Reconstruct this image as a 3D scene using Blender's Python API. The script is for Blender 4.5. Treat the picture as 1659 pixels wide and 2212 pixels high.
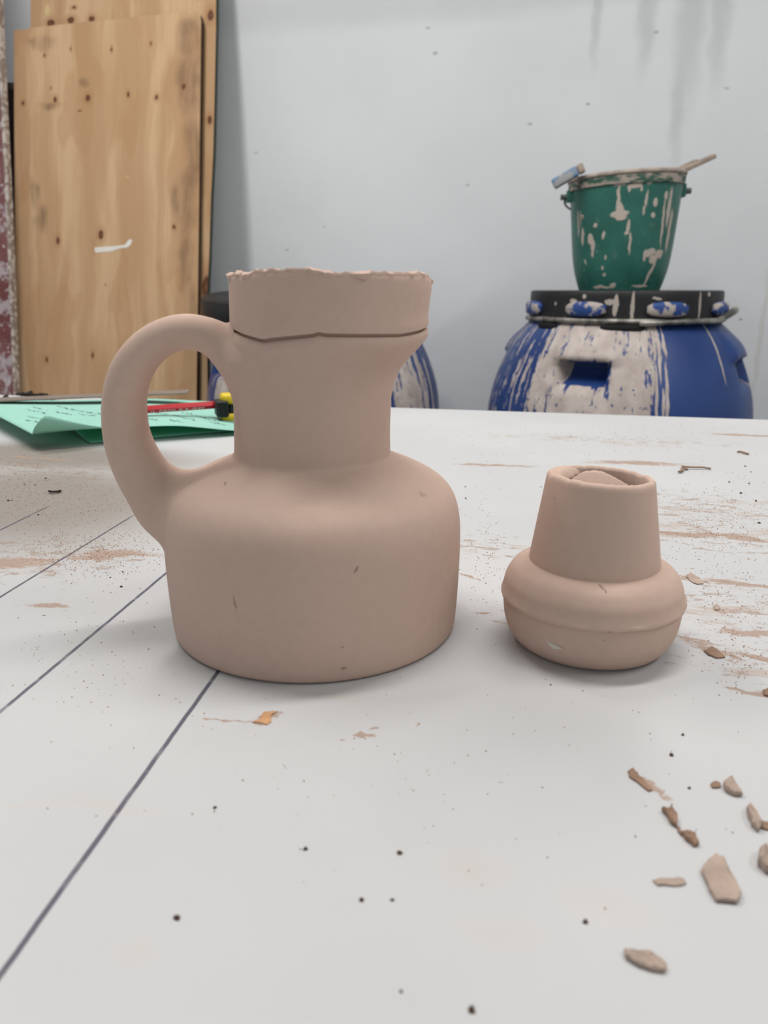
import bpy, bmesh, math, random
import numpy as np
from math import sin, cos, pi, tan, atan, atan2, sqrt, radians
from mathutils import Vector, Matrix, noise

# ------------------------------------------------------------------ camera
for o in list(bpy.data.objects):
    bpy.data.objects.remove(o)
SC = bpy.context.scene
COL = SC.collection
FPX, CX, CY = 1660.0, 829.5, 1106.0
PITCH = atan(481 / 1660.0)
CAMH = 0.13109                      # lens height above the table top (z = 0)
cam = bpy.data.cameras.new('camera')
camo = bpy.data.objects.new('camera', cam)
COL.objects.link(camo)
camo.location = (0, 0, CAMH)
camo.rotation_euler = (pi / 2 - PITCH, 0, 0)
cam.sensor_fit = 'VERTICAL'
cam.sensor_height = 36.0
cam.lens = FPX / 2212 * 36.0
cam.clip_start = 0.01
cam.dof.use_dof = True
cam.dof.focus_distance = 0.37
cam.dof.aperture_fstop = 17.0
SC.camera = camo

# ------------------------------------------------------------------ light
SC.view_settings.view_transform = 'Standard'
SC.view_settings.look = 'None'
SC.view_settings.gamma = 1
SC.view_settings.use_curve_mapping = False
SC.view_settings.exposure = 0.0
world = bpy.data.worlds.new('world')
SC.world = world
world.use_nodes = True
bgn = world.node_tree.nodes['Background']
bgn.inputs[0].default_value = (0.93, 0.97, 1.0, 1)
bgn.inputs[1].default_value = 0.50

def area(name, loc, rot, sx, sy, power, col):
    l = bpy.data.lights.new(name, 'AREA')
    l.shape = 'RECTANGLE'
    l.size = sx
    l.size_y = sy
    l.energy = power
    l.color = col
    o = bpy.data.objects.new(name, l)
    o.location = loc
    o.rotation_euler = rot
    COL.objects.link(o)
    return o

CEIL = 1.75
TUBES = [((-0.78, 1.10, CEIL - 0.085), 1.25, 19.0), ((1.35, 0.1, CEIL - 0.085), 1.2, 13.0), ((0.25, 0.60, CEIL - 0.085), 0.25, 17.0)]
for loc, rz, pw in TUBES:
    area('tube_light', (loc[0], loc[1], loc[2] - 0.012), (0, 0, rz), 1.15, 0.16, pw, (1.0, 0.975, 0.945))

# ------------------------------------------------------------------ maths helpers
def ray(x, y):
    a, b = (x - CX) / FPX, -(y - CY) / FPX
    c, s = cos(PITCH), sin(PITCH)
    return Vector((a, c + b * s, -s + b * c))

EYE = Vector((0, 0, CAMH))

def U(x, y, z=0.0):                 # where a sight line meets the level z
    d = ray(x, y)
    return EYE + d * ((z - CAMH) / d.z)

def onplane(x, y, P, N):            # ... meets a plane
    d = ray(x, y)
    return EYE + d * ((P - EYE).dot(N) / d.dot(N))

def srgb(r, g, b):
    f = lambda c: (c / 255 / 12.92) if c / 255 <= 0.04045 else ((c / 255 + 0.055) / 1.055) ** 2.4
    return (f(r), f(g), f(b), 1.0)

def lerp(a, b, t):
    return a + (b - a) * t

def smooth(a, b, x):
    t = max(0.0, min(1.0, (x - a) / (b - a)))
    return t * t * (3 - 2 * t)

def interp(tab, x):
    if x <= tab[0][0]:
        return tab[0][1]
    for (x0, y0), (x1, y1) in zip(tab, tab[1:]):
        if x <= x1:
            return lerp(y0, y1, (x - x0) / (x1 - x0))
    return tab[-1][1]

def catmull(pts, n):
    out = []
    P = [pts[0]] + list(pts) + [pts[-1]]
    for i in range(1, len(P) - 2):
        for k in range(n):
            t = k / n
            r = []
            for a, b, c, d in zip(P[i - 1], P[i], P[i + 1], P[i + 2]):
                r.append(0.5 * (2 * b + (c - a) * t + (2 * a - 5 * b + 4 * c - d) * t * t + (3 * b - a - 3 * c + d) * t ** 3))
            out.append(tuple(r))
    out.append(tuple(pts[-1]))
    return out

# ------------------------------------------------------------------ material helpers
class NT:
    def __init__(self, name, rough=0.6, spec=0.3):
        self.m = bpy.data.materials.new(name)
        self.m.use_nodes = True
        self.t = self.m.node_tree
        self.b = self.t.nodes['Principled BSDF']
        self.b.inputs['Roughness'].default_value = rough
        self.b.inputs['Specular IOR Level'].default_value = spec

    def put(self, sock, v):
        if isinstance(v, bpy.types.NodeSocket):
            self.t.links.new(v, sock)
        elif isinstance(v, (int, float)) and sock.type in ('VECTOR', 'RGBA'):
            sock.default_value = (v, v, v) if sock.type == 'VECTOR' else (v, v, v, 1)
        else:
            sock.default_value = v

    def obj(self):
        return self.t.nodes.new('ShaderNodeTexCoord').outputs['Object']

    def uv(self):
        return self.t.nodes.new('ShaderNodeTexCoord').outputs['UV']

    def math(self, op, a, b=0.0, c=None, clamp=False):
        n = self.t.nodes.new('ShaderNodeMath')
        n.operation = op
        n.use_clamp = clamp
        self.put(n.inputs[0], a)
        self.put(n.inputs[1], b)
        if c is not None:
            self.put(n.inputs[2], c)
        return n.outputs[0]

    def vmath(self, op, a, b=None):
        n = self.t.nodes.new('ShaderNodeVectorMath')
        n.operation = op
        self.put(n.inputs[0], a)
        if b is not None:
            self.put(n.inputs[1], b)
        return n.outputs['Value'] if op in ('LENGTH', 'DOT_PRODUCT', 'DISTANCE') else n.outputs['Vector']

    def mapping(self, v, loc=(0, 0, 0), rot=(0, 0, 0), scale=(1, 1, 1), kind='POINT'):
        n = self.t.nodes.new('ShaderNodeMapping')
        n.vector_type = kind
        self.put(n.inputs['Vector'], v)
        n.inputs['Location'].default_value = loc
        n.inputs['Rotation'].default_value = rot
        n.inputs['Scale'].default_value = scale
        return n.outputs[0]

    def noise(self, v, scale, detail=4, rough=0.55, dist=0.0, color=False):
        n = self.t.nodes.new('ShaderNodeTexNoise')
        self.put(n.inputs['Vector'], v)
        n.inputs['Scale'].default_value = scale
        n.inputs['Detail'].default_value = detail
        n.inputs['Roughness'].default_value = rough
        n.inputs['Distortion'].default_value = dist
        return n.outputs['Color'] if color else n.outputs[0]

    def rng(self, v, a, b, c=0.0, d=1.0, kind='SMOOTHSTEP'):
        n = self.t.nodes.new('ShaderNodeMapRange')
        n.interpolation_type = kind
        self.put(n.inputs['Value'], v)
        for k, x in zip(('From Min', 'From Max', 'To Min', 'To Max'), (a, b, c, d)):
            self.put(n.inputs[k], x)
        return n.outputs[0]

    def mix(self, f, a, b, mode='MIX'):
        n = self.t.nodes.new('ShaderNodeMix')
        n.data_type = 'RGBA'
        n.blend_type = mode
        self.put(n.inputs[0], f)
        self.put(n.inputs[6], a)
        self.put(n.inputs[7], b)
        return n.outputs[2]

    def bump(self, h, strength, dist):
        n = self.t.nodes.new('ShaderNodeBump')
        self.put(n.inputs['Height'], h)
        n.inputs['Strength'].default_value = strength
        n.inputs['Distance'].default_value = dist
        self.t.links.new(n.outputs[0], self.b.inputs['Normal'])

    def col(self, v):
        self.put(self.b.inputs['Base Color'], v)

    def wobble(self, v, scale, amount):       # coordinates pushed about by noise
        c = self.noise(v, scale, 3, 0.6, color=True)
        c = self.vmath('SUBTRACT', c, (0.5, 0.5, 0.5))
        c = self.vmath('MULTIPLY', c, (amount, amount, 0.0))
        return self.vmath('ADD', v, c)

    def dist(self, v, blobs, box=False):      # smallest normalised distance to a list of (u, v, ru, rv, rot)
        out = None
        v0 = v
        for k_, bl in enumerate(blobs):
            if k_ and k_ % 6 == 0:            # keeps the evaluation in sequence
                v = self.vmath('ADD', v0, self.math('MULTIPLY', out, 1e-7))
            u, w, ru, rv = bl[:4]
            rot = bl[4] if len(bl) > 4 else 0.0
            q = self.mapping(v, (u, w, 0), (0, 0, rot), (ru, rv, 1), 'TEXTURE')
            if box:
                q = self.vmath('ABSOLUTE', q)
                s = self.t.nodes.new('ShaderNodeSeparateXYZ')
                self.put(s.inputs[0], q)
                d = self.math('MAXIMUM', s.outputs[0], s.outputs[1])
            else:
                d = self.vmath('LENGTH', self.vmath('MULTIPLY', q, (1, 1, 0)))
            out = d if out is None else self.math('MINIMUM', out, d)
        return out

def plain(name, rgb, rough=0.6, spec=0.3, metal=0.0, var=0.12, scale=30.0, bump=0.0):
    m = NT(name, rough, spec)
    n = m.noise(m.obj(), scale, 4)
    c = srgb(*rgb)
    dk = tuple(x * (1 - var) for x in c[:3]) + (1,)
    lt = tuple(min(1, x * (1 + var)) for x in c[:3]) + (1,)
    m.col(m.mix(m.rng(n, 0.3, 0.7), dk, lt))
    m.b.inputs['Metallic'].default_value = metal
    if bump:
        m.bump(n, 0.5, bump)
    return m.m

# ------------------------------------------------------------------ object helpers
def mesh_obj(name, verts, faces, mat, parent=None, uvs=None, smooth_on=True, sharp=None):
    me = bpy.data.meshes.new(name)
    me.from_pydata([tuple(v) for v in verts], [], faces)
    me.materials.append(mat)
    if uvs is not None:
        l = me.uv_layers.new(name='uv')
        k = 0
        for fu in uvs:
            for q in fu:
                l.data[k].uv = q
                k += 1
    if smooth_on:
        me.polygons.foreach_set('use_smooth', [True] * len(me.polygons))
        if sharp is not None:
            me.set_sharp_from_angle(angle=sharp)
    me.update()
    o = bpy.data.objects.new(name, me)
    COL.objects.link(o)
    if parent is not None:
        o.parent = parent
    return o

def bm_obj(name, bm, mat, parent=None, smooth_on=False, sharp=None):
    bmesh.ops.recalc_face_normals(bm, faces=bm.faces)
    me = bpy.data.meshes.new(name)
    bm.to_mesh(me)
    bm.free()
    me.materials.append(mat)
    if smooth_on:
        me.polygons.foreach_set('use_smooth', [True] * len(me.polygons))
        if sharp is not None:
            me.set_sharp_from_angle(angle=sharp)
    o = bpy.data.objects.new(name, me)
    COL.objects.link(o)
    if parent is not None:
        o.parent = parent
    return o

def empty(name, loc, rz=0.0):
    o = bpy.data.objects.new(name, None)
    o.location = loc
    o.rotation_euler = (0, 0, rz)
    o.empty_display_size = 0.02
    COL.objects.link(o)
    return o

def tag(o, label, cat, group=None):
    o['label'] = label
    o['category'] = cat
    if group:
        o['group'] = group
    return o

def structure(o):
    o['kind'] = 'structure'
    return o

def box(bm, x0, x1, y0, y1, z0, z1, M=None, bevel=0.0):
    r = bmesh.ops.create_cube(bm, size=1)
    vs = r['verts']
    for v in vs:
        v.co = Vector((lerp(x0, x1, v.co.x + .5), lerp(y0, y1, v.co.y + .5), lerp(z0, z1, v.co.z + .5)))
    if bevel:
        es = list({e for v in vs for e in v.link_edges})
        rb = bmesh.ops.bevel(bm, geom=es, offset=bevel, segments=3, profile=0.5, affect='EDGES')
        vs = list({v for f in rb['faces'] for v in f.verts} | {v for v in vs if v.is_valid})
    if M is not None:
        for v in vs:
            v.co = M @ v.co
    return vs

def lathe(name, prof, n, mat, parent=None, rfun=None, uvr=None, closed_ends=True, sharp=None, start=-pi):
    """prof: (r, z). angle 0 faces the camera (-y), positive to the right. uv = (angle * uvr, z)"""
    V, F, UVs = [], [], []
    m = len(prof)
    for i in range(n):
        a = start + 2 * pi * i / n
        for j, (r, z) in enumerate(prof):
            rr, zz = (r, z) if rfun is None else rfun(a, r, z, j)
            V.append((rr * sin(a), -rr * cos(a), zz))
    us = uvr or 1.0
    for i in range(n):
        i2 = (i + 1) % n
        a0, a1 = start + 2 * pi * i / n, start + 2 * pi * (i + 1) / n
        for j in range(m - 1):
            F.append((i * m + j, i2 * m + j, i2 * m + j + 1, i * m + j + 1))
            UVs.append(((a0 * us, prof[j][1]), (a1 * us, prof[j][1]), (a1 * us, prof[j + 1][1]), (a0 * us, prof[j + 1][1])))
    if closed_ends:
        for j, flip in ((0, True), (m - 1, False)):
            if prof[j][0] > 1e-6:
                ring = [i * m + j for i in range(n)]
                f = tuple(reversed(ring)) if flip else tuple(ring)
                F.append(f)
                UVs.append([(0.0, prof[j][1])] * n)
    return mesh_obj(name, V, F, mat, parent, UVs, True, sharp)

def tube(path, radii, n=20, caps=True, squash=1.0):
    """verts, faces of a tube along path (Vectors); the frame is carried along"""
    V, F = [], []
    up = Vector((0, 1, 0))
    for i, p in enumerate(path):
        t = (path[min(i + 1, len(path) - 1)] - path[max(i - 1, 0)]).normalized()
        if abs(t.dot(up)) > 0.95:
            up = Vector((1, 0, 0))
        a = (up - t * up.dot(t)).normalized()
        b = t.cross(a)
        up = a
        r = radii[i] if not isinstance(radii, (int, float)) else radii
        for k in range(n):
            an = 2 * pi * k / n
            V.append(p + a * (r * squash * cos(an)) + b * (r * sin(an)))
    for i in range(len(path) - 1):
        for k in range(n):
            k2 = (k + 1) % n
            F.append((i * n + k, i * n + k2, (i + 1) * n + k2, (i + 1) * n + k))
    if caps:
        F.append(tuple(reversed(range(n))))
        F.append(tuple((len(path) - 1) * n + k for k in range(n)))
    return V, F

# ------------------------------------------------------------------ room
FLOOR = -0.84
WA = radians(13.0)                                  # the room stands a little askew to the lens
WD = Vector((cos(WA), -sin(WA), 0))                 # along the back wall, to the right
WN = Vector((sin(WA), cos(WA), 0))                  # into the back wall
WALL = 2.25
def room(t, n, z):                                  # room coordinates -> world
    return WD * t + WN * n + Vector((0, 0, z))

def wall_t(x, y):                                   # photo point on the back wall -> (t, z)
    p = onplane(x, y, WN * WALL, WN)
    return (p.dot(WD), p.z)

mw = NT('wall_paint', 0.75, 0.15)
q = mw.uv()
big = mw.noise(q, 1.6, 4)
fine = mw.noise(q, 55.0, 5)
wc = mw.mix(mw.rng(big, 0.35, 0.7), srgb(220, 223, 226), srgb(228, 231, 234))
drips = []
for x0, y0, w, l in ((1395, 40, 22, 120), (1495, 30, 40, 230), (1560, 20, 25, 170), (1290, 30, 14, 120), (1470, 200, 20, 160)):
    u, v = wall_t(x0, y0)
    drips.append((u, v, w * 0.0013, l * 0.0013))
d = mw.dist(mw.wobble(q, 9.0, 0.05), drips)
wc = mw.mix(mw.rng(d, 0.2, 1.1, 0.38, 0.0), wc, srgb(168, 172, 168))
u, v = wall_t(1000, -10)
d = mw.dist(mw.wobble(q, 5.0, 0.05), [(u, v, 1.4, 0.075)])
wc = mw.mix(mw.rng(d, 0.3, 1.0, 0.25, 0.0), wc, srgb(170, 174, 170))
sp = []
rs = random.Random(5)
for x0, y0 in ((1418, 69), (940, 115), (1270, 225), (1340, 385), (1145, 268), (553, 330), (620, 540), (1010, 400), (700, 490), (1600, 690), (1570, 190), (925, 60)):
    u, v = wall_t(x0, y0)
    sp.append((u, v, 0.004 + rs.random() * 0.004, 0.002 + rs.random() * 0.002))
wc = mw.mix(mw.rng(mw.dist(mw.wobble(q, 120, 0.006), sp), 0.6, 1.1, 0.55, 0.0), wc, srgb(120, 122, 122))
a = wall_t(1650, 560)
b = wall_t(1640, 860)
wc = mw.mix(mw.rng(mw.dist(mw.wobble(q, 14, 0.02), [((a[0] + b[0]) / 2, (a[1] + b[1]) / 2, 0.010, 0.26)]), 0.2, 1.0, 0.25, 0.0), wc, srgb(178, 166, 152))
mw.col(wc)
mw.bump(mw.math('ADD', mw.math('MULTIPLY', big, 2.0), mw.math('MULTIPLY', fine, 0.35)), 0.22, 0.008)
WALLM = mw.m

def wall_panel(name, p0, p1, nrm, mat, thick=0.08):
    """upright wall from p0 to p1 (room t, n), its face towards nrm; uv in metres"""
    V, F, UVs = [], [], []
    A, B = Vector(p0), Vector(p1)
    L = (B - A).length
    T = Vector(nrm) * -thick
    cs = []
    for off in (Vector((0, 0)), T):
        for s, z in ((A, FLOOR), (B, FLOOR), (B, CEIL), (A, CEIL)):
            c = s + off
            cs.append(room(c.x, c.y, z))
    F = [(0, 1, 2, 3), (7, 6, 5, 4), (0, 4, 5, 1), (1, 5, 6, 2), (2, 6, 7, 3), (3, 7, 4, 0)]
    base = A.x
    uq = [((base, FLOOR), (base + L, FLOOR), (base + L, CEIL), (base, CEIL))] * 6
    return structure(mesh_obj(name, cs, F, mat, None, uq, False))

TL, TR, NB = -2.3, 2.3, -2.2
wall_panel('wall_back', (TL, WALL), (TR, WALL), (0, -1), WALLM)
wall_panel('wall_left', (TL, NB), (TL, WALL), (1, 0), WALLM)
wall_panel('wall_right', (TR, NB), (TR, WALL), (-1, 0), WALLM)
CONC = plain('concrete', (128, 124, 118), 0.85, 0.2, var=0.18, scale=6, bump=0.002)
CEILM = plain('ceiling_paint', (222, 222, 218), 0.85, 0.1, var=0.03, scale=3)
for nm, z0, z1, m in (('floor', FLOOR - 0.08, FLOOR, CONC), ('ceiling', CEIL, CEIL + 0.08, CEILM)):
    cs = [room(t, n, z) for z in (z0, z1) for t, n in ((TL, NB), (TR, NB), (TR, WALL), (TL, WALL))]
    structure(mesh_obj(nm, cs, [(3, 2, 1, 0), (4, 5, 6, 7), (0, 1, 5, 4), (1, 2, 6, 5), (2, 3, 7, 6), (3, 0, 4, 7)], m, None, None, False))

# fluorescent fittings that carry the lamps
WHITE_METAL = plain('white_enamel', (230, 230, 226), 0.4, 0.4, var=0.02)
dm = NT('diffuser', 0.5, 0.2)
dm.col(srgb(240, 240, 235))
dm.b.inputs['Emission Color'].default_value = (1, 0.97, 0.93, 1)
dm.b.inputs['Emission Strength'].default_value = 2.0
for i, (loc, rz, pw) in enumerate(TUBES):
    e = empty('ceiling_light', (loc[0], loc[1], CEIL), rz)
    bm = bmesh.new()
    box(bm, -0.62, 0.62, -0.09, 0.09, -0.04, 0, bevel=0.006)
    bm_obj('housing', bm, WHITE_METAL, e)
    bm = bmesh.new()
    box(bm, -0.58, 0.58, -0.075, 0.075, -0.082, -0.04, bevel=0.02)
    bm_obj('diffuser', bm, dm.m, e, True, 0.6)
    tag(e, ('long white fluorescent ceiling light near the plywood boards', 'long white fluorescent ceiling light nearest the right wall', 'long white fluorescent ceiling light between the other two')[i], 'ceiling light', 'ceiling lights')

# ------------------------------------------------------------------ table
E1 = Vector((0.9765, -0.2155, 0))
E2 = Vector((0.2155, 0.9765, 0))
TB_FAR = 0.8680
def tcoord(p):
    return (p.dot(E1), p.dot(E2))

mt = NT('table_laminate', 0.55, 0.25)
q = mt.obj()
cw = mt.mix(mt.rng(mt.noise(q, 5.0, 4), 0.35, 0.7), srgb(186, 186, 187), srgb(193, 193, 194))
# dried clay: soft regions, broken up by streaky noise that runs along the table
def tb(x, y, rx, ry, rot=0.0):
    c = U(x, y)
    u, v = tcoord(c)
    return (u, v, rx, ry, rot)
st1 = mt.noise(mt.mapping(mt.wobble(q, 18, 0.02), scale=(1.0, 3.2, 1.0), rot=(0, 0, 0.12)), 26, 9, 0.68)
st2 = mt.noise(mt.mapping(mt.wobble(q, 40, 0.012), scale=(1.0, 2.2, 1.0), rot=(0, 0, -0.25)), 75, 8, 0.7)
soft = [tb(60, 1010, .17, .075), tb(110, 1190, .10, .035), tb(20, 1230, .05, .022), tb(220, 1200, .05, .02), tb(1560, 1120, .14, .10),
        tb(1580, 1300, .07, .05), tb(1300, 950, .20, .035), tb(1050, 1180, .04, .05), tb(1600, 1420, .05, .03)]
ds = mt.dist(mt.wobble(q, 7, 0.05), soft)
region = mt.rng(ds, 0.25, 1.35, 1.0, 0.0)
thr = mt.math('SUBTRACT', 0.715, mt.math('MULTIPLY', region, 0.20))
mask1 = mt.rng(mt.math('SUBTRACT', st1, thr), 0.0, 0.10)
mask2 = mt.rng(mt.math('SUBTRACT', st2, mt.math('SUBTRACT', 0.70, mt.math('MULTIPLY', region, 0.17))), 0.0, 0.07)
cw = mt.mix(mt.math('MULTIPLY', mask1, 0.62), cw, srgb(178, 160, 147))
cw = mt.mix(mt.math('MULTIPLY', mask2, 0.70), cw, srgb(156, 134, 119))
# dust and a soft cast shadow painted into the colour, left behind the handle
dust_shade = mt.dist(mt.wobble(q, 9, 0.04), [tb(30, 1080, .16, .125), tb(60, 985, .19, .06)])
cw = mt.mix(mt.rng(dust_shade, 0.35, 1.2, 0.78, 0.0), cw, srgb(122, 111, 100))
# distinct smears
smear = [tb(575, 1550, .0050, .0022, .5), tb(600, 1540, .0024, .0008, .1), tb(825, 1572, .0026, .0009, .6), tb(790, 1588, .004, .0006, .2), tb(500, 1557, .010, .0007, .05),
         tb(735, 1606, .0010, .0007), tb(902, 1560, .0010, .0010), tb(105, 1308, .010, .003, .1), tb(30, 1215, .020, .010, .3), tb(255, 1195, .022, .006, .1),
         tb(1540, 1405, .012, .0030, -.55), tb(1500, 1385, .010, .0014, -.3), tb(1620, 1495, .009, .0015, -.2), tb(1655, 1497, .004, .003, 0), tb(1625, 1365, .016, .003, .1),
         tb(1490, 1250, .009, .004, -.5), tb(1590, 1160, .020, .006, -.2), tb(1500, 1155, .025, .005, .1), tb(1610, 1262, .018, .004, -.2), tb(1645, 1418, .008, .002, -.4),
         tb(1250, 1395, .003, .001, 0), tb(1040, 1322, .006, .0008, .1), tb(1075, 1340, .005, .0012, -.3), tb(190, 1205, .014, .004, .1), tb(1015, 1245, .012, .0012, -.5),
         tb(1380, 1690, .004, .0016, -.7), tb(1410, 1712, .004, .0012, -.7), tb(1065, 1005, .03, .004, .1), tb(1380, 1000, .04, .008, .1), tb(1600, 940, .03, .006, 0), tb(90, 990, .04, .003, -.05)]
dd = mt.dist(mt.wobble(mt.wobble(q, 55, 0.012), 240, 0.004), smear)
st3 = mt.noise(mt.mapping(q, scale=(1.0, 1.5, 1.0)), 420, 5, 0.7)
dd = mt.math('ADD', dd, mt.math('ADD', mt.math('MULTIPLY', mt.math('SUBTRACT', 0.5, st2), 2.4), mt.math('MULTIPLY', mt.math('SUBTRACT', 0.5, st3), 1.8)))
brk = mt.rng(st3, 0.25, 0.45, 0.45, 1.0)
cw = mt.mix(mt.math('MULTIPLY', mt.rng(dd, 0.55, 1.15, 0.85, 0.0), brk), cw, srgb(160, 135, 119))
# faint yellowish and grey marks close to the lens
pale = [tb(285, 2075, .006, .005), tb(300, 2060, .003, .006), tb(215, 1740, .02, .003, .1), tb(1030, 1880, .012, .008), tb(1080, 2010, .012, .006), tb(1300, 1960, .012, .008), tb(60, 1745, .014, .0012, .3), tb(700, 1500, .03, .004), tb(1570, 1590, .02, .001, -.3)]
pd = mt.dist(mt.wobble(q, 45, 0.010), pale)
cw = mt.mix(mt.rng(pd, 0.2, 1.1, 0.16, 0.0), cw, srgb(196, 176, 158))
# ballpoint lines ruled across the board
def inkseg(a, b, w):
    A, B = Vector(tcoord(U(*a))), Vector(tcoord(U(*b)))
    m_ = (A + B) / 2
    d_ = B - A
    return (m_.x, m_.y, d_.length / 2, w, atan2(d_.y, d_.x))
ink = [inkseg((-160, 2330), (560, 1327), .00085), inkseg((-60, 1588), (420, 1187), .00085), inkseg((-80, 1339), (300, 1106), .00075), inkseg((-60, 1175), (112, 1090), .0008)]
qi = mt.wobble(q, 90, 0.0006)
dk = mt.dist(qi, ink, box=True)
cw = mt.mix(mt.math('MULTIPLY', mt.rng(dk, 0.75, 1.05, 0.9, 0.0), mt.rng(mt.noise(q, 160, 4), 0.25, 0.5, 0.6, 1.0)), cw, srgb(70, 66, 84))
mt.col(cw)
mt.bump(mt.math('ADD', mask1, mask2), 0.25, 0.0006)
TABLEM = mt.m

table = empty('work_table', (0, 0, FLOOR), atan2(E1.y, E1.x))
tag(table, 'white laminate work table dusted with dried clay and ruled with pen lines', 'table')
T0, T1, T2 = -1.15, 1.15, -0.62                      # left, right, near limits in table coordinates
bm = bmesh.new()
box(bm, T0, T1, T2, TB_FAR, -0.028, 0, bevel=0.0012)
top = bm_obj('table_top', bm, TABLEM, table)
top.location = (0, 0, -FLOOR)
WOOD = plain('pine_frame', (176, 142, 104), 0.7, 0.2, var=0.12, scale=14)
for nm, bs in (('apron', [(T0 + .1, T1 - .1, TB_FAR - .14, TB_FAR - .115)]), ('apron', [(T0 + .1, T1 - .1, T2 + .115, T2 + .14)]),
               ('side_rail', [(T0 + .1, T0 + .125, T2 + .141, TB_FAR - .141)]), ('side_rail', [(T1 - .125, T1 - .1, T2 + .141, TB_FAR - .141)])):
    bm = bmesh.new()
    for b_ in bs:
        box(bm, *b_, -FLOOR - 0.028 - .09, -FLOOR - 0.028, bevel=0.002)
    bm_obj(nm, bm, WOOD, table)
for lx in (T0 + .126, T1 - .196):
    for ly in (T2 + .141, TB_FAR - .211):
        bm = bmesh.new()
        box(bm, lx, lx + .07, ly, ly + .07, 0, -FLOOR - 0.028, bevel=0.003)
        bm_obj('leg', bm, WOOD, table)

# ------------------------------------------------------------------ clay
def clay_material(name, marks):
    mc = NT(name, 0.82, 0.22)
    q = mc.obj()
    n1 = mc.noise(q, 14, 3)
    n2 = mc.noise(q, 260, 4)
    cc = mc.mix(mc.rng(n1, 0.35, 0.68), srgb(196, 171, 157), srgb(201, 174, 159))
    cc = mc.mix(mc.rng(n2, 0.35, 0.7, 0.0, 0.14), cc, srgb(174, 148, 133))
    cc = mc.mix(mc.rng(mc.noise(q, 95, 2), 0.74, 0.80, 0.0, 0.45), cc, srgb(128, 106, 93))
    cc = mc.mix(mc.rng(mc.noise(mc.mapping(q, loc=(3, 1, 2)), 70, 2), 0.76, 0.80, 0.0, 0.5), cc, srgb(196, 176, 162))
    if marks:                      # small knocks and scratches, in the piece's own x-z plane
        sx = mc.t.nodes.new('ShaderNodeSeparateXYZ')
        mc.put(sx.inputs[0], q)
        cx_ = mc.t.nodes.new('ShaderNodeCombineXYZ')
        mc.put(cx_.inputs[0], sx.outputs[0])
        mc.put(cx_.inputs[1], sx.outputs[2])
        dm_ = mc.dist(mc.wobble(cx_.outputs[0], 400, 0.0008), marks)
        cc = mc.mix(mc.rng(dm_, 0.5, 1.2, 0.6, 0.0), cc, srgb(116, 94, 82))
    mc.col(cc)
    mc.bump(mc.math('ADD', mc.math('MULTIPLY', n1, 1.5), mc.math('MULTIPLY', n2, 0.25)), 0.12, 0.0010)
    return mc.m
def mark(x, y, ox, oy, front, ru, rv, rot=0.0):
    p = onplane(x, y, Vector((ox, oy - front, 0)), Vector((0, 1, 0)))
    return (p.x - ox, p.z, ru, rv, rot)
CLAY = clay_material('wet_clay', [mark(770, 1228, -.028, .2946, .054, .0017, .0005, 1.05), mark(514, 1288, -.028, .2946, .048, .0004, .0030, .18), mark(476, 1058, -.028, .2946, .038, .0006, .0004), mark(740, 1397, -.028, .2946, .056, .0005, .0004), mark(742, 1447, -.028, .2946, .057, .0012, .0006)])
CLAYV = clay_material('wet_clay_small', [mark(1308, 1280, .0796, .275, .031, .0010, .0004, -.4), mark(1314, 1284, .0796, .275, .031, .0004, .0005), mark(1316, 1362, .0796, .275, .033, .0008, .0003), mark(1305, 1382, .0796, .275, .0325, .0004, .0003)])

JX, JY = -0.0280, 0.2946
jug = empty('clay_jug', (JX, JY, 0))
tag(jug, 'large brown unfired clay jug with loop handle and ragged collar', 'jug')
CUT = [(-pi, .1184), (-pi / 2, .1186), (-1.20, .1174), (-.50, .1146), (-.43, .1144), (-.36, .1149), (.14, .1166), (.18, .1172), (.26, .1167), (.85, .1162), (.95, .1161), (1.2, .1168), (pi / 2, .1182), (pi, .1184)]
TOPZ = [(-pi, .1366), (-pi / 2, .1360), (-1.0, .1364), (-.75, .1362), (-.55, .1374), (-.1, .1373), (.2, .1375), (.35, .1366), (.7, .1362), (1.1, .1367), (1.35, .1360), (1.62, .1342), (1.9, .1360), (pi, .1366)]

# neck: left side runs straight, right side flares into a pouring lip
LEFTR = [(.066, .0303), (.075, .0297), (.092, .0291), (.1172, .0287), (.14, .0281)]
RIGHTR = [(.066, .0312), (.0700, .0305), (.0786, .0303), (.0911, .0307), (.0960, .0316), (.1000, .0330), (.1034, .0349), (.1072, .0382), (.1107, .0415), (.1137, .0437), (.1160, .0446), (.1185, .0445), (.1215, .0441), (.127, .0446), (.1311, .0452), (.14, .0449)]
def neck_r(a, z):
    l, r = interp(LEFTR, z), interp(RIGHTR, z)
    k = (1 + sin(a)) / 2
    base = lerp(l, min(r, .0312), k)
    ext = max(0.0, r - .0312)
    return base + ext * k ** 2.2

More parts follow.
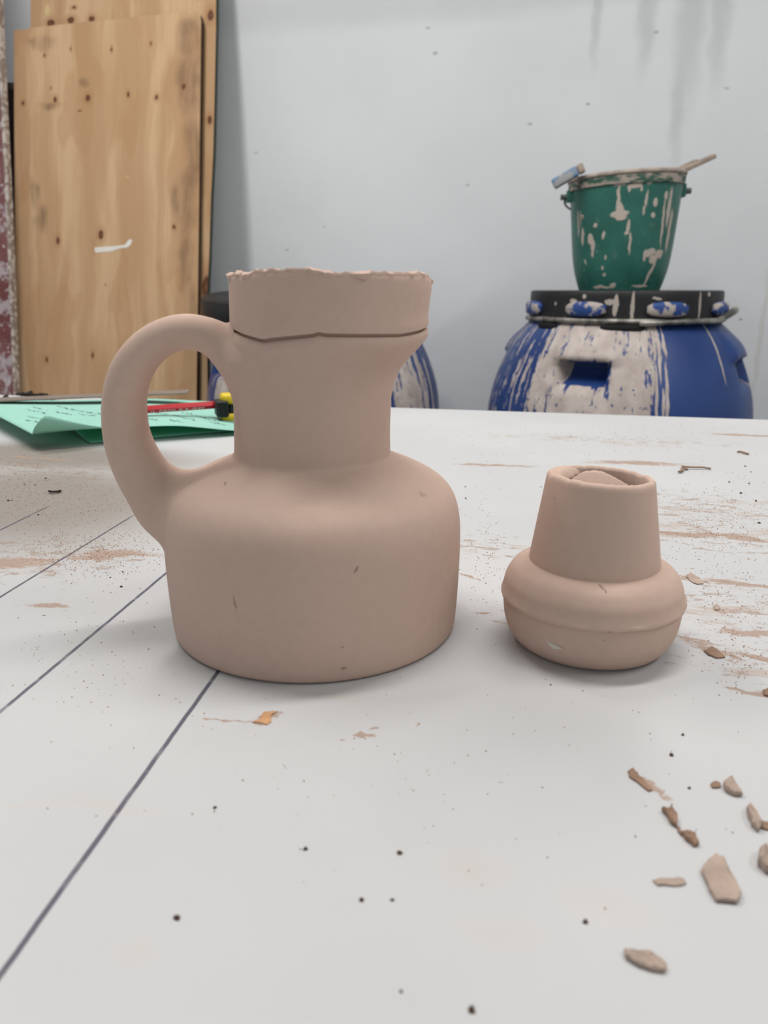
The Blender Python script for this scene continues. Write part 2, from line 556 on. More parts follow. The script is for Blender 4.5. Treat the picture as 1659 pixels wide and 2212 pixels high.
body = [(0.0, .0012), (.045, .0012), (.0535, .0009), (.0555, .0003), (.0563, .0006), (.0569, .0016), (.0573, .0045), (.0578, .0120), (.0583, .0250), (.0584, .0370), (.0580, .0445), (.0567, .0508), (.0545, .0555), (.0510, .0592), (.0465, .0621), (.0415, .0646), (.0370, .0665), (.0340, .0677), (.0322, .0685), (.0310, .0692), (.0305, .0701), (.0303, .0714), (.0303, .0725)]
body = catmull([(0.0, .0012), (.045, .0012)], 1) + catmull(body[2:], 4)
nb = len(body)
NECKN = 34
prof = list(body) + [(-1, k / NECKN) for k in range(1, NECKN + 1)] + [(-2, 0)] + [(-3, k / 12) for k in range(13)]
ZN0 = .0725
def jugr(a, r, z, j):
    if r >= 0:
        if z > .066:
            w = smooth(.0685, .0725, z)
            return lerp(r, neck_r(a, z), w), z
        return r, z
    zc = interp(CUT, a) - .0008
    if r == -1:
        zz = lerp(ZN0, zc, z)
        e = smooth(.93, 1.0, z)
        return neck_r(a, zz) - .0004 * e * e + .0004 * sin(pi * smooth(.86, 1.0, z)), zz
    if r == -2:
        return neck_r(a, zc) - .0030, zc - .0002
    zi = lerp(zc - .003, .066, z)
    return neck_r(a, zi) - .0055, zi
lathe('body', prof, 240, CLAY, jug, jugr, closed_ends=False)

rj = random.Random(3)
def topz(a):
    j = noise.noise(Vector((cos(a) * 6, sin(a) * 6, 1.3))) * .0007 + noise.noise(Vector((cos(a) * 22, sin(a) * 22, 4.0))) * .00055
    return interp(TOPZ, a) + j
NCOL = 12
cprof = [(0, 0), (1, 0)] + [(2, k / NCOL) for k in range(NCOL + 1)] + [(2.5, 0), (3, 0), (4, 0), (5, 0), (6, 0), (7, 0)]
def collar(a, r, z, j):
    zc, zt = interp(CUT, a), topz(a)
    if r == 0:
        return neck_r(a, zc) - .0028, zc - .0042
    if r == 1:
        return neck_r(a, zc) - .0020, zc + .0006
    if r == 2:
        zz = lerp(zc + .0004, zt - .0012, z)
        return neck_r(a, zz) + .0003 - .0004 * (1 - smooth(0, .08, z)), zz
    # torn rim: a rag of clay folded over the outside
    rag = max(0.0, noise.noise(Vector((cos(a) * 9, sin(a) * 9, 7.7)))) * .0022 + .0002
    if r == 2.5:
        return neck_r(a, zt) + rag * .6, zt - .0008 - rag * .9
    if r == 3:
        return neck_r(a, zt) + rag, zt - .0004
    if r == 4:
        return neck_r(a, zt) - .0004, zt + .0004
    if r == 5:
        return neck_r(a, zt) - .0026, zt + .0002 + noise.noise(Vector((cos(a) * 15, sin(a) * 15, 2))) * .0005
    if r == 6:
        return neck_r(a, zt) - .0042, zt - .002
    return neck_r(a, zc) - .0050, zc - .004
lathe('collar', cprof, 300, CLAY, jug, collar, closed_ends=False, sharp=radians(50))

# handle: centre line read off the photograph in the upright plane through the jug's axis
PJ, PN = Vector((JX, JY, 0)), Vector((0, 1, 0))
HP = [(532, 772, 56), (504, 757, 49), (478, 741, 43), (447, 725, 39), (410, 717, 38), (375, 721, 38.5), (338, 738, 40), (308, 764, 42), (286, 797, 44), (272, 838, 46), (268, 884, 48), (272, 932, 50), (284, 975, 53), (305, 1018, 57), (335, 1060, 63), (364, 1094, 71), (394, 1116, 72), (424, 1130, 66), (455, 1138, 58)]
hp = catmull(HP, 5)
pts, rad = [], []
for x, y, r in hp:
    p = onplane(x, y, PJ + Vector((0, -.0045, 0)), PN)
    dep = (p - EYE).dot(Vector((0, cos(PITCH), -sin(PITCH))))
    pts.append(p - PJ)
    rad.append(r * dep / FPX)

# the handle is luted on: its skin runs over into the body in a soft fillet (smooth union, meshed by surface nets)
HPT = np.array([tuple(p) for p in pts])
HRD = np.array(rad)
zz_ = np.array([z for r, z in body[2:] if z > .0005])
rr_ = np.array([r for r, z in body[2:] if z > .0005])
zl_ = np.linspace(.0728, .135, 50)
zz_ = np.concatenate([zz_, zl_])
rr_ = np.concatenate([rr_, np.interp(zl_, [t[0] for t in LEFTR], [t[1] for t in LEFTR])])
def body_sdf(P):
    x, y, z = P[:, 0], P[:, 1], P[:, 2]
    rho = np.hypot(x, y)
    k = (1 + x / np.maximum(rho, 1e-6)) / 2
    l = np.interp(z, [t[0] for t in LEFTR], [t[1] for t in LEFTR])
    r = np.interp(z, [t[0] for t in RIGHTR], [t[1] for t in RIGHTR])
    nr = l + (np.minimum(r, .0312) - l) * k + np.maximum(0, r - .0312) * k ** 2.2
    w = np.clip((z - .0685) / .004, 0, 1)
    rho = rho - (nr - l) * w
    best = np.full(len(P), 1e9)
    for a in range(len(zz_) - 1):
        dr_, dz_ = rr_[a + 1] - rr_[a], zz_[a + 1] - zz_[a]
        t = np.clip(((rho - rr_[a]) * dr_ + (z - zz_[a]) * dz_) / (dr_ * dr_ + dz_ * dz_ + 1e-18), 0, 1)
        best = np.minimum(best, (rho - rr_[a] - t * dr_) ** 2 + (z - zz_[a] - t * dz_) ** 2)
    return np.sqrt(best) * np.where(rho < np.interp(z, zz_, rr_), -1, 1)
def handle_sdf(P):
    Q = P * np.array([1, 1 / .92, 1])
    best = np.full(len(P), 1e9)
    for a in range(len(HPT) - 1):
        A_, B_ = HPT[a], HPT[a + 1]
        d_ = B_ - A_
        t = np.clip(((Q - A_) @ d_) / (d_ @ d_ + 1e-18), 0, 1)
        best = np.minimum(best, np.linalg.norm(Q - A_ - t[:, None] * d_, axis=1) - (HRD[a] + (HRD[a + 1] - HRD[a]) * t))
    return best
def union_sdf(P):
    b, h = body_sdf(P), handle_sdf(P)
    k = np.interp(P[:, 2], [.035, .055, .085, .106, .1135, .12], [.005, .011, .011, .011, .004, .0025])
    e = np.maximum(k - np.abs(b - h), 0) / k
    return np.minimum(b, h) - e * e * k * .25, b, h
G = .00115
ax_ = [np.arange(-.098, -.008, G), np.arange(-.034, .034, G), np.arange(.012, .130, G)]
GX, GY, GZ = np.meshgrid(*ax_, indexing='ij')
SH = GX.shape
D = union_sdf(np.stack([GX.ravel(), GY.ravel(), GZ.ravel()], 1))[0].reshape(SH)
neg = D < 0
corner = [(i, j, k) for i in (0, 1) for j in (0, 1) for k in (0, 1)]
sl = lambda i, n: slice(i, n - 1 + i)
cnt = sum(neg[sl(i, SH[0]), sl(j, SH[1]), sl(k, SH[2])].astype(int) for i, j, k in corner)
act = (cnt > 0) & (cnt < 8)
idx = -np.ones(act.shape, int)
cells = np.argwhere(act)
idx[act] = np.arange(len(cells))
Vn = np.stack([ax_[0][cells[:, 0]], ax_[1][cells[:, 1]], ax_[2][cells[:, 2]]], 1) + G / 2
def grad(P, f=lambda P: union_sdf(P)[0], e=2e-4):
    g = np.stack([f(P + np.eye(3)[a] * e) - f(P - np.eye(3)[a] * e) for a in range(3)], 1)
    return g / np.maximum(np.linalg.norm(g, axis=1, keepdims=True), 1e-9)
for _ in range(3):
    d_ = union_sdf(Vn)[0]
    Vn = Vn - grad(Vn) * np.clip(d_, -G, G)[:, None]
FN = []
for a in range(3):
    b_, c_ = (a + 1) % 3, (a + 2) % 3
    sa = [slice(None)] * 3
    sb = [slice(None)] * 3
    sa[a], sb[a] = slice(0, -1), slice(1, None)
    ch = np.argwhere(neg[tuple(sa)] != neg[tuple(sb)])
    for e in ch:
        if e[b_] < 1 or e[c_] < 1 or e[b_] >= SH[b_] - 1 or e[c_] >= SH[c_] - 1 or e[a] >= SH[a] - 1:
            continue
        q4 = []
        for ob, oc in ((0, 0), (-1, 0), (-1, -1), (0, -1)):
            c4 = e.copy()
            c4[b_] += ob
            c4[c_] += oc
            q4.append(int(idx[tuple(c4)]))
        if min(q4) < 0:
            continue
        FN.append(q4 if neg[tuple(e)] else q4[::-1])
ud, ub, uh = union_sdf(Vn)
keep = ub > 3e-5
FN = [f for f in FN if any(keep[k] for k in f)]
nall = grad(Vn)
Vn = np.where(keep[:, None], Vn, Vn - nall * .00022)      # the rim of the fillet dips under the body's skin
used = sorted({k for f in FN for k in f})
remap = {k: n for n, k in enumerate(used)}
nrm = nall[used]
ho = mesh_obj('handle', Vn[used].tolist(), [tuple(remap[k] for k in f) for f in FN], CLAY, jug, None, True)
ho.data.normals_split_custom_set_from_vertices([tuple(n) for n in nrm])

# ------------------------------------------------------------------ the small clay piece
SX, SY = 0.0796, 0.2750
vase = empty('clay_vessel', (SX, SY, 0))
tag(vase, 'small brown clay vessel with conical neck on a squat round base', 'vessel')
vp = [(0.0, .0010), (.022, .0010), (.0262, .0003), (.0275, .0006), (.0292, .0022), (.0312, .0055), (.0325, .0095), (.0331, .0138), (.0332, .0162), (.0330, .0176), (.0329, .01800),
      (.0339, .01830), (.0342, .0188), (.0340, .0200), (.0334, .0222), (.0328, .0250), (.0318, .0272), (.0303, .0295), (.0284, .0311), (.0264, .0320), (.0249, .0323), (.0242, .0326), (.0241, .0334)]
vp = vp[:2] + catmull(vp[2:], 3)
nv = len(vp)
NN = 22
vprof = list(vp) + [(-1, k / NN) for k in range(1, NN + 1)] + [(-2, 0), (-3, 0), (-4, 0), (-5, 0), (-6, 0)]
def vtop(a):
    return .0656 + .0010 * sin(a * 1 + 2.6) + noise.noise(Vector((cos(a) * 5, sin(a) * 5, 9))) * .0005 + noise.noise(Vector((cos(a) * 17, sin(a) * 17, 3))) * .00025
def vr(a, z):
    return lerp(.0241, .0192, smooth(.0334, .0334, z) if False else (z - .0334) / (.0660 - .0334))
def vasef(a, r, z, j):
    if r >= 0:
        if .0170 < z < .0200:      # the mould seam wavers
            z = z + .0004 * noise.noise(Vector((cos(a) * 3, sin(a) * 3, 5)))
            r = r + .0005 * max(0, noise.noise(Vector((cos(a) * 7, sin(a) * 7, 2)))) + (.0010 * smooth(.25, .0, abs(a - 1.45)))
        return r, z
    zt = vtop(a)
    if r == -1:
        zz = lerp(.0336, zt - .0012, z)
        return vr(a, zz), zz
    if r == -2:
        return vr(a, zt) - .0006, zt - .0001
    if r == -3:
        return vr(a, zt) - .0018, zt
    if r == -4:
        return vr(a, zt) - .0026, zt - .0012
    if r == -5:
        return vr(a, zt) - .0030, zt - .008
    return .0195, .036
lathe('body', vprof, 180, CLAYV, vase, vasef, closed_ends=False)
# torn lip folded across the opening: a curved sheet from the front left rim over the inside
V, F = [], []
NA, NBk = 26, 8
for i in range(NA + 1):
    s = i / NA
    a = lerp(-0.98, 0.42, s)
    hgt = sin(pi * s ** 0.8) ** 0.8
    for k in range(NBk + 1):
        t = k / NBk
        r0 = vr(a, .0645) - .0014
        r = r0 - .0040 * t * (0.4 + hgt) - .0008
        z = vtop(a) - .0040 + (.0040 + .0042 * hgt - .0012) * t ** 0.8
        V.append((r * sin(a), -r * cos(a), z))
for i in range(NA):
    for k in range(NBk):
        p = i * (NBk + 1) + k
        F.append((p, p + NBk + 1, p + NBk + 2, p + 1))
fl = mesh_obj('folded_lip', V, F, CLAYV, vase)
s_ = fl.modifiers.new('thick', 'SOLIDIFY')
s_.thickness = .0011
s_.offset = 0
# back fold of the torn lip
V, F = [], []
for i in range(NA + 1):
    s = i / NA
    a = lerp(-2.9, -1.2, s)
    hgt = sin(pi * s)
    for k in range(NBk + 1):
        t = k / NBk
        r = vr(a, .0645) - .0016 - .0062 * t * (.25 + hgt)
        z = vtop(a) - .0012 - .0020 * t + .0026 * hgt * sin(pi * t)
        V.append((r * sin(a), -r * cos(a), z))
for i in range(NA):
    for k in range(NBk):
        p = i * (NBk + 1) + k
        F.append((p, p + NBk + 1, p + NBk + 2, p + 1))
fl = mesh_obj('folded_lip', V, F, CLAYV, vase)
s_ = fl.modifiers.new('thick', 'SOLIDIFY')
s_.thickness = .0012
s_.offset = 0
# pale nick in the base
CHIP = plain('pale_chip', (205, 198, 188), 0.8, 0.2, var=0.05)
V = []
def onvase(x, y, R=.0329):
    d = ray(x, y)
    ox, oy = -SX, -SY
    A_ = d.x ** 2 + d.y ** 2
    B_ = 2 * (ox * d.x + oy * d.y)
    C_ = ox * ox + oy * oy - R * R
    t = (-B_ - sqrt(max(0, B_ * B_ - 4 * A_ * C_))) / (2 * A_)
    return EYE + d * t - Vector((SX, SY, 0))
nick = [(1177, 1382), (1188, 1388), (1198, 1392), (1207, 1397), (1219, 1402), (1206, 1403), (1196, 1402), (1186, 1394)]
fr = [onvase(x, y, .03285) for x, y in nick]
bk = [v * 0.96 for v in fr]
for b_, f_ in zip(bk, fr):
    b_.z = f_.z
n_ = len(nick)
mesh_obj('nick', fr + bk, [tuple(range(n_))[::-1]] + [(i, (i + 1) % n_, n_ + (i + 1) % n_, n_ + i) for i in range(n_)], CHIP, vase, None, False)

# ------------------------------------------------------------------ plywood and panels against the wall
LEAN = radians(11.0)
def lean_plane(off):
    """leaning plane: at z = 1.05 it is `off` in front of the wall"""
    P = WN * (WALL - off) + Vector((0, 0, 1.05))
    up = (Vector((0, 0, cos(LEAN))) + WN * sin(LEAN)).normalized()
    N = WD.cross(up).normalized()
    if N.dot(WN) > 0:
        N = -N
    return P, N, up

def ply_material(name, plane, knots, stains, pale, seed, edge=None):
    P, N, up = plane
    m = NT(name, 0.7, 0.2)
    q = m.uv()
    def uvp(x, y):
        p = onplane(x, y, P, N) - P
        return p.dot(WD), p.dot(up)
    w = m.wobble(m.mapping(q, loc=(seed, seed * 2, 0)), 3.0, 0.045)
    g1 = m.noise(m.mapping(w, scale=(7.5, 1.0, 1)), 1.5, 3, 0.5, 0.8)
    g2 = m.noise(m.mapping(w, scale=(14, 0.7, 1)), 7.0, 6, 0.6)
    g3 = m.noise(m.mapping(w, scale=(5.0, 1.3, 1), loc=(3, 1, 0)), 2.2, 2, 0.5, 0.3)
    c = m.mix(m.rng(g1, 0.38, 0.60), srgb(206, 174, 138), srgb(187, 152, 116))
    c = m.mix(m.rng(g3, 0.535, 0.565, 0.0, 0.38), c, srgb(176, 136, 98))
    c = m.mix(m.rng(g2, 0.35, 0.7, 0.0, 0.35), c, srgb(178, 142, 106))
    if stains:
        sb = [uvp(x, y) + (rx, ry) for x, y, rx, ry in stains]
        d_ = m.dist(m.wobble(q, 6.0, 0.10), sb)
        br = m.rng(m.noise(m.mapping(q, scale=(4, 1, 1)), 9, 5), 0.35, 0.62, 0.35, 1.0)
        c = m.mix(m.math('MULTIPLY', m.rng(d_, 0.3, 1.1, 0.62, 0.0), br), c, srgb(112, 88, 70))
    kb = [uvp(x, y) + (rx, ry) for x, y, rx, ry in knots]
    kq = m.wobble(q, 60, 0.006)
    d_ = m.dist(kq, kb)
    c = m.mix(m.rng(d_, 0.9, 3.0, 0.42, 0.0), c, srgb(158, 112, 74))
    c = m.mix(m.rng(d_, 0.75, 1.15, 1.0, 0.0), c, srgb(98, 62, 46))
    c = m.mix(m.rng(d_, 0.15, 0.6, 0.6, 0.0), c, srgb(134, 92, 66))
    if pale:
        pb = [uvp(x, y) + (rx, ry, rr) for x, y, rx, ry, rr in pale]
        d_ = m.dist(m.wobble(q, 50, 0.008), pb)
        c = m.mix(m.rng(d_, 0.7, 1.0, 0.8, 0.0), c, srgb(214, 190, 138))
    m.col(c)
    m.bump(g2, 0.2, 0.001)
    return m.m

def leaning_board(name, plane, outline, thick, face, edge):
    """outline: photo points on the front face in order; the board runs on to the floor below"""
    P, N, up = plane
    fr = [onplane(x, y, P, N) for x, y in outline]
    bk = [p - N * thick for p in fr]
    n = len(fr)
    org = Vector(fr[0])
    o = empty(name, (0, 0, 0))
    uvf = [((p - P).dot(WD), (p - P).dot(up)) for p in fr]
    F = [tuple(range(n))]
    UVs = [uvf]
    a = mesh_obj('face_veneer', fr + [p - N * 0.0025 for p in fr], F + [(i, n + i, n + (i + 1) % n, (i + 1) % n) for i in range(n)] + [tuple(range(2 * n - 1, n - 1, -1))], face, o,
                 UVs + [[uvf[i], uvf[i], uvf[(i + 1) % n], uvf[(i + 1) % n]] for i in range(n)] + [uvf[::-1]], False)
    b0 = [p - N * 0.0025 for p in fr]
    mesh_obj('core', b0 + bk, [tuple(range(n))] + [(i, n + i, n + (i + 1) % n, (i + 1) % n) for i in range(n)] + [tuple(range(2 * n - 1, n - 1, -1))], edge, o, None, False)
    return o

def floor_px(x0, y0, x1, y1, plane, gap=0.004):
    """follow the photo line (x0,y0)-(x1,y1) on the plane down to the floor, return a photo point"""
    P, N, up = plane
    A, B = onplane(x0, y0, P, N), onplane(x1, y1, P, N)
    d = B - A
    C = A + d * ((FLOOR + gap - A.z) / d.z)
    v = C - EYE
    dep = v.y * cos(PITCH) - v.z * sin(PITCH)
    hh = v.y * sin(PITCH) + v.z * cos(PITCH)
    return (CX + FPX * v.x / dep, CY - FPX * hh / dep)

EDGE = plain('plywood_edge', (74, 58, 46), 0.85, 0.1, var=0.25, scale=60)
EDGEG = plain('painted_plywood_edge', (66, 74, 66), 0.8, 0.15, var=0.2, scale=40)
PF = lean_plane(0.115)
PB = lean_plane(0.085)
kf = [(50, 223, .0045, .006), (119, 215, .0055, .0075), (190, 212, .007, .0095), (277, 204, .004, .0075), (338, 210, .005, .0065), (397, 187, .006, .007), (96, 120, .003, .005), (153, 106, .002, .005), (241, 107, .003, .006), (326, 94, .003, .005),
      (125, 520, .0055, .0095), (218, 507, .0075, .0125), (376, 490, .0042, .0055), (172, 239, .005, .002), (101, 777, .0042, .0075), (200, 767, .004, .008), (35, 517, .0015, .004), (110, 190, .002, .003), (228, 615, .002, .002)]
stf = [(402, 75, .05, .06), (412, 180, .040, .12), (414, 350, .040, .14), (398, 430, .045, .11), (400, 570, .03, .13), (415, 700, .02, .12), (90, 85, .05, .02), (190, 175, .02, .02), (105, 232, .05, .014), (75, 420, .02, .06), (90, 480, .03, .05)]
FACEF = ply_material('plywood_front', PF, kf, stf, [(275, 382, .004, .003, .4)], 2.0)
kb_ = [(110, 50, .012, .010), (153, 44, .011, .009), (198, 41, .009, .008), (160, 16, .006, .004), (455, 33, .009, .013), (453, 259, .007, .011), (446, 620, .012, .03)]
FACEB = ply_material('plywood_back', PB, kb_, [], [(102, 22, .008, .018, 0)], 5.3)
bl, br = floor_px(30, 65, 35, 850, PF), floor_px(434, 40, 425, 855, PF)
o1 = leaning_board('plywood_board', PF, [bl, br, (426, 700), (428, 560), (431, 300), (434, 45), (432, 32), (424, 24), (300, 36), (160, 50), (65, 60), (58, 63), (30, 66), (31, 300)], 0.018, FACEF, EDGE)
tag(o1, 'knotty plywood board with white paint mark, front one leaning on the wall', 'board', 'leaning plywood boards')
# white paint dab on the front board
PAINT = plain('white_paint', (226, 222, 216), 0.6, 0.3, var=0.05)
P_, N_, up_ = PF
dab = [(204, 535), (206, 546), (240, 543), (262, 536), (275, 535), (283, 528), (286, 518), (279, 517), (270, 529), (245, 532), (225, 533)]
d0 = [onplane(x, y, P_, N_) + N_ * 0.0006 for x, y in dab]
d1 = [p - N_ * 0.0006 for p in d0]
n_ = len(dab)
mesh_obj('paint_dab', d0 + d1, [tuple(range(n_))] + [(i, n_ + i, n_ + (i + 1) % n_, (i + 1) % n_) for i in range(n_)], PAINT, o1, None, False)
bl, br = floor_px(67, -150, 72, 850, PB), floor_px(463, 200, 449, 560, PB)
br = (449, br[1])
o2 = leaning_board('plywood_board', PB, [bl, br, (448, 850), (447, 700), (448, 620), (451, 560), (455, 430), (460, 330), (463, 200), (466, 60), (467, -150), (66, -120), (66, 60)], 0.018, FACEB, EDGEG)
tag(o2, 'taller plywood board with green edge behind the paint-marked one', 'board', 'leaning plywood boards')

# maroon panel at the far left
mm = NT('maroon_panel', 0.6, 0.3)
q = mm.obj()
c = mm.mix(mm.rng(mm.noise(q, 9, 3), 0.35, 0.65), srgb(108, 62, 62), srgb(128, 88, 88))
c = mm.mix(mm.rng(mm.noise(q, 26, 5, 0.6), 0.50, 0.58, 0.0, 0.85), c, srgb(178, 168, 172))
c = mm.mix(mm.rng(mm.noise(mm.mapping(q, loc=(4, 4, 4)), 60, 4), 0.60, 0.66, 0.0, 0.6), c, srgb(205, 200, 200))
mm.col(c)
MAR = mm.m
ml = NT('chipped_white_edge', 0.6, 0.3)
ml.col(ml.mix(ml.rng(ml.noise(ml.obj(), 70, 4), 0.45, 0.6), srgb(140, 126, 116), srgb(196, 188, 180)))
PM = lean_plane(0.17)
P_, N_, up_ = PM
def strip(name, outline, thick, mat, parent, plane):
    P, N, up = plane
    fr = [onplane(x, y, P, N) for x, y in outline]
    bk = [p - N * thick for p in fr]
    n = len(fr)
    return mesh_obj(name, fr + bk, [tuple(range(n))] + [(i, n + i, n + (i + 1) % n, (i + 1) % n) for i in range(n)] + [tuple(range(2 * n - 1, n - 1, -1))], mat, parent, None, False)
pan = empty('painted_panel', (0, 0, 0))
tag(pan, 'maroon panel flecked with white paint leaning at the left edge', 'panel')
f1 = floor_px(-2, 150, 29, 850, PM)
f2 = floor_px(2, 150, 34, 850, PM)
strip('panel_face', [(-170, f1[1]), f1, (29, 850), (14, 480), (-2, 150), (-24, -330), (-170, -330)], 0.016, MAR, pan, PM)  # unseen upper part extended above the view to shade the wall
strip('edge_strip', [f1, f2, (34, 850), (20, 480), (4, 150), (-18, -330), (-24, -330), (-2, 150), (14, 480), (29, 850)], 0.018, ml.m, pan, PM)
DARK = plain('dark_timber', (58, 46, 44), 0.8, 0.15, var=0.2, scale=30)
PD = lean_plane(0.05)
po = empty('dark_post', (0, 0, 0))
tag(po, 'dark brown timber leaning between maroon panel and plywood', 'timber')
f1 = floor_px(-30, 190, 2, 850, PD)
f2 = floor_px(38, 190, 46, 850, PD)
strip('timber', [f1, f2, (46, 850), (40, 330), (38, 192), (-30, 192), (-20, 500)], 0.012, DARK, po, PD)
strip('timber_top', [(-30, 192), (38, 192), (37, 178), (-31, 178)], 0.012, plain('worn_timber_end', (96, 88, 84), 0.8, 0.15, var=0.2), po, PD)

# ------------------------------------------------------------------ drums
def cyl_hit(x, y, X, Y, R):
    d = ray(x, y)
    A_ = d.x ** 2 + d.y ** 2
    B_ = -2 * (X * d.x + Y * d.y)
    C_ = X * X + Y * Y - R * R
    t = (-B_ - sqrt(max(0.0, B_ * B_ - 4 * A_ * C_))) / (2 * A_)
    p = EYE + d * t
    return atan2(p.x - X, -(p.y - Y)), p.z

def drum_material(name, cover, bare, lines, thr0, seed):
    """blue plastic under runs of dried slip; lists in (angle * 0.27, z) metres"""
    m = NT(name, 0.42, 0.4)
    q = m.uv()
    base = m.mix(m.rng(m.noise(q, 6, 4), 0.3, 0.7), srgb(30, 56, 112), srgb(40, 69, 127))
    base = m.mix(m.rng(m.noise(q, 90, 3), 0.70, 0.76, 0.0, 0.5), base, srgb(120, 132, 160))
    s1 = m.noise(m.mapping(m.wobble(q, 30, 0.012), loc=(seed, 0, 0), scale=(5.2, 0.55, 1)), 16, 4, 0.6)
    s2 = m.noise(m.mapping(q, loc=(seed, seed, 0), scale=(1.6, 0.9, 1)), 46, 4, 0.65)
    cov = m.rng(m.dist(m.wobble(q, 14, 0.03), cover), 0.55, 1.6, 1.0, 0.0)
    val = m.math('ADD', m.math('ADD', m.math('MULTIPLY', s1, 0.90), m.math('MULTIPLY', s2, 0.34)), m.math('MULTIPLY', cov, 0.175))
    if bare:
        bv = m.rng(m.dist(m.wobble(q, 40, 0.012), bare, box=True), 0.9, 1.1, 1.0, 0.0)
        val = m.math('SUBTRACT', val, m.math('MULTIPLY', bv, 0.5))
    fl = m.noise(m.mapping(q, loc=(seed, 3, 0), scale=(1.3, 0.8, 1)), 75, 3, 0.6)
    val = m.math('SUBTRACT', val, m.rng(fl, 0.60, 0.70, 0.0, 0.16))
    mask = m.rng(val, thr0, thr0 + 0.022)
    if lines:
        lm = m.rng(m.dist(m.wobble(q, 35, 0.006), lines), 0.8, 1.05, 1.0, 0.0)
        mask = m.math('MAXIMUM', mask, lm)
    slip = m.mix(m.rng(m.noise(q, 26, 5), 0.35, 0.7), srgb(176, 164, 158), srgb(200, 190, 184))
    m.col(m.mix(mask, base, slip))
    m.put(m.b.inputs['Roughness'], m.rng(mask, 0, 1, 0.42, 0.85, 'LINEAR'))
    m.bump(mask, 0.4, 0.0012)
    return m.m

DRP = [(0.0, FLOOR), (.262, FLOOR), (.276, FLOOR + .004), (.286, FLOOR + .016), (.292, FLOOR + .05), (.297, FLOOR + .12), (.297, FLOOR + .26), (.293, FLOOR + .275), (.297, FLOOR + .29), (.298, -.45), (.298, -.30), (.2975, -.20), (.2955, -.146), (.2915, -.113), (.2840, -.08), (.2735, -.049), (.2600, -.017), (.2446, .014), (.2300, .036), (.2170, .052), (.2070, .062), (.2010, .068), (.1985, .076), (.1985, .110)]
LUGS = [radians(-37.5 + 45 * k) for k in range(8)]

PZ0, PZ1 = cyl_hit(1268, 832, 0.542, 1.80, .28)[1], cyl_hit(1268, 784, 0.542, 1.80, .28)[1]
def drum(X, Y, name, mat, slip_black, label, pocket0, ztop=1.0):
    d = empty(name, (X, Y, FLOOR))
    tag(d, label, 'drum', 'blue storage drums')
    zs = []
    for (r0, z0), (r1, z1) in zip(DRP[1:], DRP[2:]):
        n = max(1, int((z1 - z0) / 0.008)) if z1 > -.25 else max(1, int((z1 - z0) / 0.06))
        for k in range(n):
            zs.append(lerp(z0, z1, k / n))
    zs = [z for z in zs + [DRP[-1][1]] if z < ztop]
    cr = catmull(DRP[1:], 10)
    tab = sorted([(z, r) for r, z in cr])
    prof_ = [(0.0, FLOOR)] + [(interp(tab, z), z) for z in zs]
    pcs = [pocket0 + k * pi / 2 for k in range(4)]
    def f(a, r, z, j):
        if z > -.2 and r > 0.1:
            for pc in pcs:
                da = (a - pc + pi) % (2 * pi) - pi
                x = da * .27
                if abs(x) < .12:
                    side = smooth(.056, .049, abs(x))
                    dep = side * smooth(PZ0 - .020, PZ0 + .016, z) * smooth(PZ1 + .004, PZ1 - .004, z)
                    r -= .045 * dep
                    r += .013 * smooth(.088, .052, abs(x)) * smooth(PZ1 - .005, PZ1 + .004, z) * smooth(PZ1 + .07, PZ1 + .02, z)
        return r, z - FLOOR
    o = lathe('drum_body', prof_, 260, mat, d, f, uvr=.27)
    return d

D1X, D1Y = 0.542, 1.80
def d1(x, y, R=.27):
    a, z = cyl_hit(x, y, D1X, D1Y, R)
    return a * .27, z
def d1b(x, y, wx, wy, R=.27):
    u, z = d1(x, y, R)
    return (u, z, wx * .00107, wy * .00107)
cover = [d1b(1288, 735, 105, 50), d1b(1255, 882, 85, 44), d1b(1180, 800, 26, 95), d1b(1378, 800, 24, 110), d1b(1330, 785, 16, 60), d1b(1210, 800, 10, 60), d1b(1372, 880, 14, 60)]
bare = [d1b(1256, 808, 42, 22), d1b(1560, 800, 110, 150)]
lines = [d1b(1433, 760, 3.0, 62), d1b(1437, 850, 3.2, 60), d1b(1427, 870, 3.0, 30), d1b(1415, 850, 3.0, 60)]
a1, z1 = d1(1572, 760)
lines.append((a1, z1, .003, .07))
mat1 = drum_material('drum_one_plastic', cover, bare, lines, 0.675, 1.7)
mlid = NT('black_lid_plastic', 0.5, 0.35)
q = mlid.uv()
ln = mlid.dist(mlid.wobble(q, 40, 0.012), [d1b(1366, 665, 5, 30, .2075), d1b(1511, 660, 4, 28, .2075), d1b(1330, 660, 6, 20, .2075), d1b(1318, 652, 14, 5, .2075), d1b(1262, 640, 5, 5, .2075), d1b(1420, 645, 12, 3, .2075), d1b(1532, 635, 5, 5, .2075), d1b(1200, 655, 4, 4, .2075), d1b(1240, 650, 12, 4, .2075)])
lm = mlid.rng(ln, 0.85, 1.05, 1.0, 0.0)
sm = mlid.rng(mlid.noise(q, 45, 5, 0.65), 0.66, 0.72, 0.0, 0.8)
mlid.col(mlid.mix(mlid.math('MAXIMUM', lm, sm), mlid.mix(mlid.noise(q, 12, 3), srgb(24, 25, 28), srgb(44, 44, 47)), srgb(178, 168, 160)))
LIDM = mlid.m
mlug = NT('slip_smeared_blue', 0.5, 0.35)
q = mlug.obj()
mlug.col(mlug.mix(mlug.rng(mlug.noise(q, 38, 4), 0.50, 0.56), srgb(44, 74, 136), srgb(180, 170, 164)))
STEEL = NT('galvanised_ring', 0.45, 0.5)
STEEL.b.inputs['Metallic'].default_value = 0.75
STEEL.col(STEEL.mix(STEEL.rng(STEEL.noise(STEEL.obj(), 30, 5), 0.35, 0.65), srgb(92, 92, 90), srgb(176, 172, 164)))
STEEL = STEEL.m
RUBBER = plain('black_rubber', (28, 29, 31), 0.7, 0.2, var=0.2)

